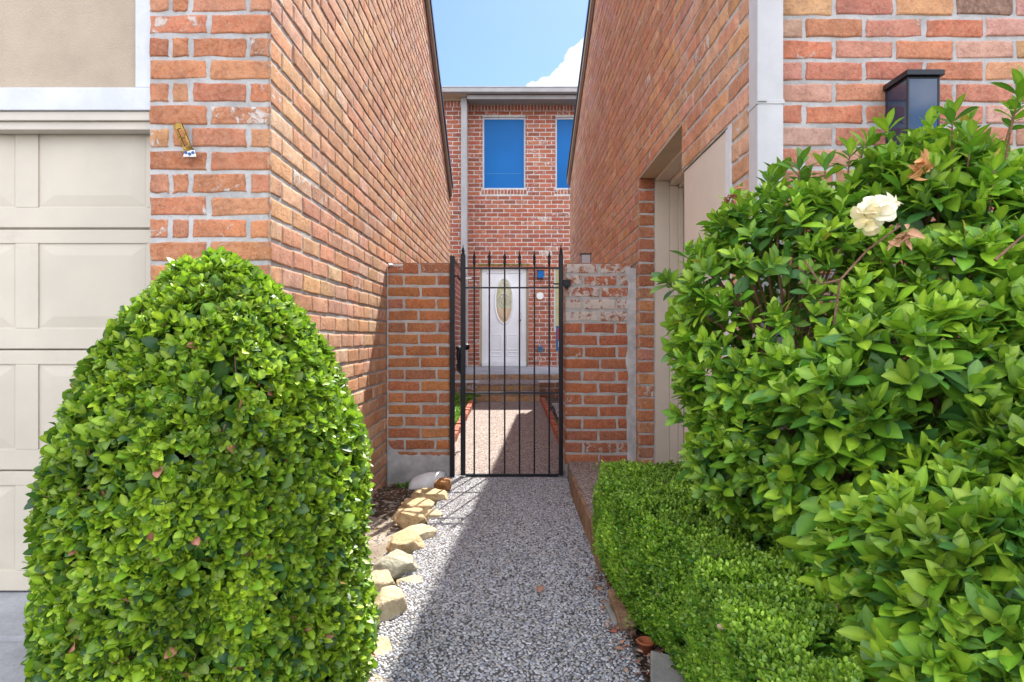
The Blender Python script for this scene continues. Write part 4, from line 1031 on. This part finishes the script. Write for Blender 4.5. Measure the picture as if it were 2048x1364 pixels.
def rosettes(rg, P, AX, k, ln, spread=(25, 75), stem=.02, greens=None, tipc=None, var=.2):
    """k leaves round each axis; inner ones upright, small and fresh, outer ones wide and older"""
    n = len(P); AX = norm(AX); t = norm(np.cross(AX, np.where(np.abs(AX[:, 2:3]) > .9, [[1., 0, 0]], [[0, 0, 1.]]))); b_ = np.cross(AX, t)
    oP, oA, oN, oL, oC = [], [], [], [], []
    ph = rg.uniform(0, 6.28, n)
    for j in range(k):
        f = j / max(1, k - 1)                     # 0 outer .. 1 inner
        az = ph + j * 2.4 + rg.uniform(-.3, .3, n); el = np.radians(spread[1] + (spread[0] - spread[1]) * f + rg.uniform(-12, 12, n))
        rad = t * np.cos(az)[:, None] + b_ * np.sin(az)[:, None]
        d = AX * np.cos(el)[:, None] + rad * np.sin(el)[:, None]; nr = AX * np.sin(el)[:, None] - rad * np.cos(el)[:, None]
        nr = norm(nr + rg.normal(0, .18, nr.shape))
        oP.append(P - AX * (stem * (1 - f))[..., None] if np.ndim(stem) else P - AX * stem * (1 - f)); oA.append(d); oN.append(nr)
        oL.append(ln * (1.05 - .4 * f) * rg.uniform(.75, 1.2, n))
        g0 = greens[rg.choice(len(greens), n)]; ff = (f ** 1.5 * rg.uniform(.3, 1, n))[:, None]
        oC.append((g0 * (1 - ff) + np.array(tipc) * ff) * rg.uniform(1 - var, 1 + var, (n, 1)))
    return [np.concatenate(a) for a in (oP, oA, oN, oL, oC)]
UP = np.array([0, 0, 1.])
# ---- clipped round bush on the left
BC = np.array([-.955, 2.0]); 
TB = thing('round_bush', 'large dome clipped green bush in front of the garage pier', 'bush', (BC[0], BC[1], -.03))
prof_z = np.array([-.03, .0, .3, .6, .85, 1.02, 1.17, 1.28, 1.35, 1.385]); prof_r = np.array([.43, .458, .466, .452, .412, .355, .265, .18, .10, .0])
rg = np.random.RandomState(3)
def dome_pts(n, sc1=1.0, lump=.03):
    z = rg.uniform(0, 1.385, n * 3); r_ = np.interp(z, prof_z, prof_r); dr_ = np.gradient(prof_r, prof_z); sl_ = np.interp(z, prof_z, dr_)
    keep = rg.uniform(0, .62, n * 3) < np.maximum(r_, .02) * np.minimum(np.sqrt(1 + sl_ ** 2), 3); z = z[keep][:n]; r_ = r_[keep][:n]; sl_ = sl_[keep][:n]
    th = rg.uniform(0, 2 * np.pi, len(z)); nrm_ = norm(np.stack([np.cos(th), np.sin(th), np.clip(-sl_, -.2, 3)], 1))
    lm = np.array([mnoise.noise(Vector((math.cos(a) * 2.2, math.sin(a) * 2.2, zz * 3.4))) for a, zz in zip(th, z)]) * lump
    rr = r_ * sc1 + lm
    P = np.stack([BC[0] + rr * np.cos(th), BC[1] + rr * np.sin(th), z * (sc1 * .3 + .7)], 1)
    return P, nrm_
GR1 = np.array([(.12, .27, .012), (.08, .20, .012), (.18, .34, .014), (.035, .115, .014), (.22, .37, .016), (.022, .085, .022)])
P, Nn = dome_pts(12000, 1.0, .03); k_ = gaps(P, 11, -.50); P, Nn = P[k_], Nn[k_]; P = P - Nn * rg.exponential(.012, (len(P), 1)) + rg.normal(0, .004, P.shape)
ax = norm(Nn * .75 + UP * .35 + rg.normal(0, .42, P.shape))
D1 = rosettes(rg, P, ax, 5, .037, (18, 68), .012, GR1, (.28, .42, .025), .22)
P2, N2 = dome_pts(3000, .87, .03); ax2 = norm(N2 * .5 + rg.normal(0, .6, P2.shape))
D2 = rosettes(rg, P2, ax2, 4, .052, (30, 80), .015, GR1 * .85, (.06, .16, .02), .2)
D = [np.concatenate([a, b_]) for a, b_ in zip(D1, D2)]
D[4] = patchy(D[0], D[4]); bad = rg.uniform(0, 1, len(D[0])) < .006; D[4][bad] = (.38, .16, .10)
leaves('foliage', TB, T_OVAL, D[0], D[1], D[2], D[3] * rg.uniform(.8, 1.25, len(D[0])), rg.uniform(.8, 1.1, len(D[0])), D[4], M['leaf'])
P3, N3 = dome_pts(700, .86, .03); m_ = MB(); rr = random.Random(2)
for p in P3:
    p = Vector(p); c0 = Vector((BC[0], BC[1], max(.05, p.z - .35))) ; q_ = c0.lerp(p, .45) + Vector((rr.uniform(-.03, .03), rr.uniform(-.03, .03), 0))
    m_.tube([c0.lerp(p, .2), q_, p], [.004, .003, .0015], 4, cap=False)
P4, N4 = dome_pts(420, .97, .03)
for p, nn_ in zip(P4, N4):
    p = Vector(p); d_ = (Vector(nn_) + Vector((rr.uniform(-.6, .6), rr.uniform(-.6, .6), rr.uniform(-.2, .8)))).normalized(); m_.tube([p - d_ * .05, p, p + d_ * rr.uniform(.01, .035)], [.0022, .0018, .001], 4, cap=False)
for k in range(6):
    a_ = k * 1.05; m_.tube([(BC[0] + .02 * math.cos(a_), BC[1] + .02 * math.sin(a_), -.05), (BC[0] + .1 * math.cos(a_), BC[1] + .1 * math.sin(a_), .35), (BC[0] + .2 * math.cos(a_), BC[1] + .2 * math.sin(a_), .85)], [.02, .014, .007], 7)
m_.build('branches', M['bark'], TB)
# ---- boxwood hedge
HG = thing('boxwood_hedge', 'low clipped boxwood hedge of tiny leaves along the right side of the path', 'hedge', (.8, 2.6, -.02))
def hedge_x0(y): return np.interp(y, [1.0, 1.3, 1.6, 1.87, 2.1, 2.3, 2.5, 2.8, 3.05, 3.16], [.47, .48, .505, .53, .505, .45, .41, .40, .415, .45])
def hedge_pts(n, inset=0.0):
    y = rg.uniform(1.0, 3.13, n); which = rg.uniform(0, 1, n); x0_ = hedge_x0(y) + inset; x1_ = np.interp(y, [1.0, 1.1, 1.46, 1.9, 2.2], [.58, .62, .78, 1.0, 1.12]); h = np.interp(y, [1.0, 2.0, 3.13], [.485, .50, .49]) - inset
    P = np.zeros((n, 3)); Nn = np.zeros((n, 3))
    s_ = which < .48; f_ = which > .93; t_ = ~s_ & ~f_
    zz = rg.uniform(.1, 1, n) * h
    bul = .035 * np.sin(zz / .37 * 3.0) 
    P[s_] = np.stack([x0_ - .012 * np.sin(zz / h * 3) + .03 * np.clip(1 - zz / .16, 0, 1), y, zz], 1)[s_]; Nn[s_] = (-1, 0, .12)
    xx = x0_ + rg.uniform(0, 1, n) ** 1.3 * (x1_ - x0_)
    P[t_] = np.stack([xx, y, h + .0 * xx], 1)[t_]; Nn[t_] = (0, 0, 1)
    fb = rg.uniform(0, 1, n) < .6; P[f_] = np.stack([xx, np.where(fb, 1.0 + inset, 3.14 - inset), zz], 1)[f_]; Nn[f_] = np.stack([0 * xx, np.where(fb, -1., 1.), 0 * xx + .1], 1)[f_]
    # rounded shoulder
    ed = np.exp(-((P[:, 0] - x0_) / .05)) * t_; P[:, 2] -= ed * .02; Nn[:, 0] -= ed * .8
    es = np.exp(-((h - P[:, 2]) / .05)) * s_; P[:, 0] += es * .015; Nn[:, 2] += es * .8
    lm = np.array([mnoise.noise(Vector((p[0] * 5, p[1] * 5, p[2] * 5))) + .5 * mnoise.noise(Vector(p) * 13) for p in P]) * .022
    Nn = norm(Nn); return P + Nn * lm[:, None], Nn
GR2 = np.array([(.085, .24, .014), (.06, .19, .014), (.13, .30, .016), (.04, .14, .022), (.17, .33, .02)])
P, Nn = hedge_pts(14500); k_ = gaps(P, 13, -.42); P, Nn = P[k_], Nn[k_]; P = P - Nn * rg.exponential(.010, (len(P), 1))
ax = norm(Nn * .6 + UP * .55 + rg.normal(0, .35, P.shape))
D1 = rosettes(rg, P, ax, 7, .0185, (20, 80), .026, GR2, (.24, .40, .035), .2)
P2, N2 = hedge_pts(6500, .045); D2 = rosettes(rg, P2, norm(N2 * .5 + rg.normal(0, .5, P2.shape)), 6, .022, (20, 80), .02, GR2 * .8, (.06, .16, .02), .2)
D = [np.concatenate([a, b_]) for a, b_ in zip(D1, D2)]
D[4] = patchy(D[0], D[4], 6, .35); bad = rg.uniform(0, 1, len(D[0])) < .002; D[4][bad] = (.42, .30, .2)
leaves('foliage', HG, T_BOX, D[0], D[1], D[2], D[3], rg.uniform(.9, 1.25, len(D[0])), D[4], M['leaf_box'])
m_ = MB(); P3, N3 = hedge_pts(900, .05)
for p in P3:
    p = Vector(p); q_ = Vector((max(.60, p.x * .9 + .08), p.y, .02)); m_.tube([q_, q_.lerp(p, .6) + Vector((rr.uniform(-.03, .03), rr.uniform(-.03, .03), 0)), p], [.004, .003, .0015], 4, cap=False)
m_.build('branches', M['bark'], HG)
# ---- gardenia
GD = thing('gardenia_bush', 'large glossy leaved gardenia bush with one open cream flower filling the right side', 'bush', (1.2, 1.9, -.02))
EL = np.array([  # centre, radii, leaf length, density weight
    (.90, 2.02, 1.15, .37, .34, .47, .062, 1.0), (.78, 1.98, 1.0, .22, .25, .30, .058, .6),
    (1.34, 1.98, 1.17, .46, .36, .56, .078, 1.3), (1.85, 1.95, 1.15, .50, .40, .62, .082, 1.0),
    (.93, 1.95, .80, .36, .32, .30, .058, 1.0),
    (1.12, 1.72, .84, .42, .36, .40, .082, 1.3), (1.55, 1.65, .85, .50, .38, .55, .09, 1.5),
    (1.07, 1.20, .42, .36, .22, .42, .082, 1.6),
    (1.13, 1.44, .52, .37, .31, .42, .085, 1.8), (1.75, 1.45, .45, .5, .35, .5, .092, 1.0)])
def eval_in(P, skip, sc1=.93):
    ins = np.zeros(len(P), bool)
    for i, e in enumerate(EL):
        if i == skip: continue
        ins |= (((P - e[:3]) / (e[3:6] * sc1)) ** 2).sum(1) < 1
    return ins
def gard_pts(n, sc1=1.0):
    oP, oN, oL = [], [], []
    wts = EL[:, 7] / EL[:, 7].sum()
    for i, e in enumerate(EL):
        k = int(n * wts[i]); d = norm(rg.normal(0, 1, (k, 3))); P = e[:3] + d * e[3:6] * sc1; nn_ = norm(d / e[3:6])
        lm = np.array([mnoise.noise(Vector(p) * 5.5) for p in P]); P = P + nn_ * (lm * .045)[:, None]
        kp = ~eval_in(P, i) & (P[:, 2] > .03) & (P[:, 1] < YR - .04); oP.append(P[kp]); oN.append(nn_[kp]); oL.append(np.full(kp.sum(), e[6]))
    return np.concatenate(oP), np.concatenate(oN), np.concatenate(oL)
GR3 = np.array([(.14, .33, .018), (.11, .29, .018), (.19, .38, .02), (.07, .22, .022), (.24, .41, .025), (.05, .17, .035)])
P, Nn, Lf = gard_pts(7200); P = P - Nn * rg.exponential(.02, (len(P), 1))
ax = norm(Nn * .55 + UP * .62 + rg.normal(0, .28, P.shape))
D1 = rosettes(rg, P, ax, 8, 1.0, (12, 72), .03, GR3, (.27, .42, .03), .2); D1[3] = D1[3] * np.tile(Lf, 8)
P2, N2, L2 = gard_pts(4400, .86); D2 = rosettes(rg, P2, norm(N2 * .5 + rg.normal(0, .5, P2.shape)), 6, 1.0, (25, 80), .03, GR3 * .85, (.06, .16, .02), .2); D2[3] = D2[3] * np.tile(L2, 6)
# long free shoots standing out of the crown
shoots = [(1560, 340, 2.2), (1930, 250, 1.95), (1970, 290, 1.95), (2030, 215, 1.9), (1815, 300, 2.0), (1740, 275, 2.05), (1610, 365, 2.1), (1880, 330, 1.9), (1475, 395, 2.15), (2042, 170, 1.7), (1860, 250, 2.0),
          (1700, 300, 2.0), (1775, 245, 1.95), (1840, 285, 1.9), (1905, 225, 1.8), (1945, 270, 1.75), (1990, 330, 1.7), (1650, 330, 2.0), (1540, 355, 2.05), (1600, 325, 2.05),
          (1510, 1080, 2.0), (1590, 1130, 1.7), (1690, 1130, 1.55), (1330, 560, 2.2), (1345, 700, 2.2), (1355, 830, 2.2), (1390, 905, 2.15), (1425, 960, 2.1)]
sP = np.array([(X(u, y_), y_, Z(v, y_)) for (u, v, y_) in shoots])
sA = norm(np.array([(.05, -.1, 1)] * 20 + [(-.6, -.4, .3)] * 8) + rg.normal(0, .15, (len(shoots), 3)))
D3 = rosettes(rg, sP, sA, 8, .078, (10, 55), .04, GR3, (.2, .36, .04), .15)
D4 = rosettes(rg, sP - sA * .05, sA, 4, .062, (40, 70), .02, GR3, (.1, .26, .03), .15)
D = [np.concatenate(q_) for q_ in zip(D1, D2, D3, D4)]
D[4] = patchy(D[0], D[4], 5, .3); bad = rg.uniform(0, 1, len(D[0])) < .003; D[4][bad] = (.42, .34, .05)
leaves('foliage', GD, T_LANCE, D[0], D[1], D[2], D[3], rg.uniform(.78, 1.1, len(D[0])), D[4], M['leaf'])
m_ = MB()
for i, (p, a_) in enumerate(zip(sP, sA)):
    p = Vector(p); a_ = Vector(a_); m_.tube([p - a_ * .28 + Vector((.02, .02, 0)), p - a_ * .12, p], [.004, .003, .002], 6, cap=False)
P3, N3, L3 = gard_pts(900, .93)
for p in P3:
    p = Vector(p); i = int(np.argmin(((EL[:, :3] - np.array(p)) ** 2).sum(1))); c0 = Vector(EL[i, :3]) - Vector((0, 0, .15)); c0 = c0.lerp(p, .3)
    m_.tube([c0, c0.lerp(p, .55) + Vector((rr.uniform(-.03, .03), rr.uniform(-.03, .03), rr.uniform(-.02, .03))), p], [.006, .004, .002], 5, cap=False)
for i, e in enumerate(EL):
    c0 = Vector((1.2 + .05 * (i % 3), 1.85, -.05)); c1 = Vector(e[:3]); m_.tube([c0, c0.lerp(c1, .5) + Vector((0, 0, .1)), c1], [.018, .013, .008], 7)
# visible bare twigs near the crown front
for pl_ in (((1668, 650, 1.66), (1680, 560, 1.64), (1735, 500, 1.66), (1800, 452, 1.72)), ((1680, 560, 1.64), (1640, 568, 1.66), (1610, 520, 1.68)), ((1990, 520, 1.55), (2048, 470, 1.55))):
    m_.tube([(X(u, y_), y_, Z(v, y_)) for u, v, y_ in pl_], [.0042] + [.0032] * (len(pl_) - 2) + [.0025], 7)
m_.build('branches', M['bark'], GD)
def flower(name, u, v, y_, r0, n, mat, colr, seed, ax=(-.3, -.8, .5), wither=0):
    r2 = np.random.RandomState(seed); c = np.array([X(u, y_), y_, Z(v, y_)]); a_ = norm(np.array([ax], float)); V_ = []
    D = rosettes(r2, np.repeat(c[None], 1, 0), a_, n, r0, (8, 88), .012, np.array([colr]), tuple(x * 1.05 for x in colr), .06)
    D[0] = D[0] + r2.normal(0, .003 + .006 * wither, D[0].shape); D[1] = norm(D[1] + r2.normal(0, .1 + .45 * wither, D[1].shape))
    T = tmpl([(.2, .22), (.5, .4), (.78, .4), (.94, .24)], .4 + wither * .8, .35 + wither * .5)
    return leaves(name, GD, T, D[0], D[1], D[2], D[3], np.full(n, 1.15 - .4 * wither), D[4], M[mat])
flower('open_flower', 1748, 418, 1.60, .050, 20, 'petal', (.82, .81, .62), 1)
flower('open_flower', 1785, 408, 1.63, .040, 7, 'petal', (.82, .80, .60), 4, (.5, -.6, .3))
flower('open_flower', 1735, 440, 1.59, .040, 6, 'petal', (.80, .74, .40), 6, (-.4, -.6, -.4))
flower('withered_flower', 1812, 470, 1.60, .030, 16, 'dry_petal', (.52, .32, .17), 2, wither=1)
flower('withered_flower', 1845, 330, 1.72, .034, 14, 'dry_petal', (.60, .33, .12), 3, (.4, -.5, -.3), wither=1)
flower('withered_flower', 1463, 392, 2.0, .030, 7, 'dry_petal', (.36, .14, .08), 5, (0, -.5, .8), wither=1)
# ---- small weeds by the pillar and under the hedge, ground cover in the courtyard
def weed(label, x, y_, z, s_, n, seed, colr, group=None):
    r2 = np.random.RandomState(seed); t = thing('small_weed', label, 'weed', (x, y_, z))
    P = np.array([x, y_, z + .02]) + r2.uniform(-1, 1, (n, 3)) * [s_, s_ * .6, s_ * .35] + [0, 0, s_ * .4]
    D = rosettes(r2, P, norm(UP + r2.normal(0, .4, P.shape)), 5, s_ * .55, (20, 75), .01, np.array([colr]), tuple(q_ * 1.3 for q_ in colr), .2)
    leaves('leaves', t, T_OVAL, D[0], D[1], D[2], D[3], np.full(len(D[0]), 1.), D[4], M['leaf'])
    m = MB(); [m.tube([(x, y_, z - .02), (x * .5 + p[0] * .5, y_, (z + p[2]) / 2), tuple(p)], [.002, .0015, .001], 5, cap=False) for p in P]; m.build('stems', M['bark'], t)
weed('small green weed in the dark soil at the foot of the left gate pillar', X(812, 4.75), 4.75, -.07, .08, 8, 1, (.08, .26, .03))
weed('sprig of reddish green leaves beside the tiny terracotta pot', .465, 2.36, 0, .05, 5, 2, (.24, .26, .08))
weed('small leafy weed at the left end of the porch steps', -.66, 9.1, .15, .12, 12, 3, (.10, .22, .03))
n = 5000; P = np.stack([rg.uniform(-1.02, -.68, n), rg.uniform(7.2, 10.2, n), np.zeros(n)], 1); P[:, 2] = np.minimum(.15, .15 * (P[:, 1] - 5.1) / 4.1) + rg.uniform(0, .04, n)
D = rosettes(rg, P, norm(UP + rg.normal(0, .4, P.shape)), 4, .035, (20, 80), .005, GR2, (.2, .34, .05), .2)
o = leaves('ground_cover', None, T_OVAL, D[0], D[1], D[2], D[3], np.ones(len(D[0])), D[4], M['leaf_box']); props(o, 'leafy green ground cover in the left bed beyond the gate', 'ground cover', kind='stuff')
n = 2600; P = np.stack([rg.uniform(.50, .95, n), rg.uniform(5.6, 7.2, n), np.zeros(n)], 1); P[:, 2] = np.minimum(.15, .15 * (P[:, 1] - 5.1) / 4.1) - .03
A_ = norm(UP + rg.normal(0, .35, P.shape)); c_ = np.array([(.16, .24, .05)]) * rg.uniform(.6, 1.5, (n, 1))
o = leaves('grass', None, T_LANCE, P, A_, norm(np.cross(A_, rg.normal(0, 1, P.shape))), rg.uniform(.06, .16, n), np.full(n, .18), c_, M['leaf_box']); props(o, 'long dry green grass in the right bed just beyond the gate', 'grass', kind='stuff')
# leaf litter
def litter(name, label, x0, x1, y0, y1, n, ln, seed, z=0, edge=None):
    r2 = np.random.RandomState(seed); P = np.stack([r2.uniform(x0, x1, n), r2.uniform(y0, y1, n), np.full(n, z)], 1)
    if edge: P[:, 0] = x0 + (x1 - x0) * r2.uniform(0, 1, n) ** edge
    P[:, 2] += r2.uniform(.0, .012, n); A_ = norm(np.concatenate([r2.normal(0, 1, (n, 2)), r2.normal(0, .25, (n, 1))], 1)); Nn_ = norm(UP + r2.normal(0, .35, P.shape))
    base = np.array([(.30, .17, .10), (.18, .10, .07), (.42, .30, .20), (.36, .12, .08), (.12, .08, .06), (.40, .36, .30)]); c_ = base[r2.choice(6, n)] * r2.uniform(.7, 1.2, (n, 1))
    o = leaves(name, None, T_OVAL, P, A_, Nn_, r2.uniform(.5, 1.2, n) * ln, r2.uniform(.5, 1.1, n), c_, M['dry_petal']); return props(o, label, 'leaf litter', kind='stuff')
litter('leaf_litter', 'dry brown leaves and twigs along the foot of the boxwood hedge', .36, .56, 1.9, 2.95, 420, .026, 1, .0)
litter('leaf_litter', 'dark debris and chips in the soil bed beside the left gate pillar', -1.0, -.6, 3.4, 4.9, 300, .022, 2, -.03)
lf = litter('fallen_leaf', 'x', X(1083, 2.76), X(1084, 2.76), 2.74, 2.75, 1, .05, 9, .012); del lf['kind']; recenter(lf)
props(lf, 'single orange brown leaf lying on the middle of the shaded path', 'leaf')
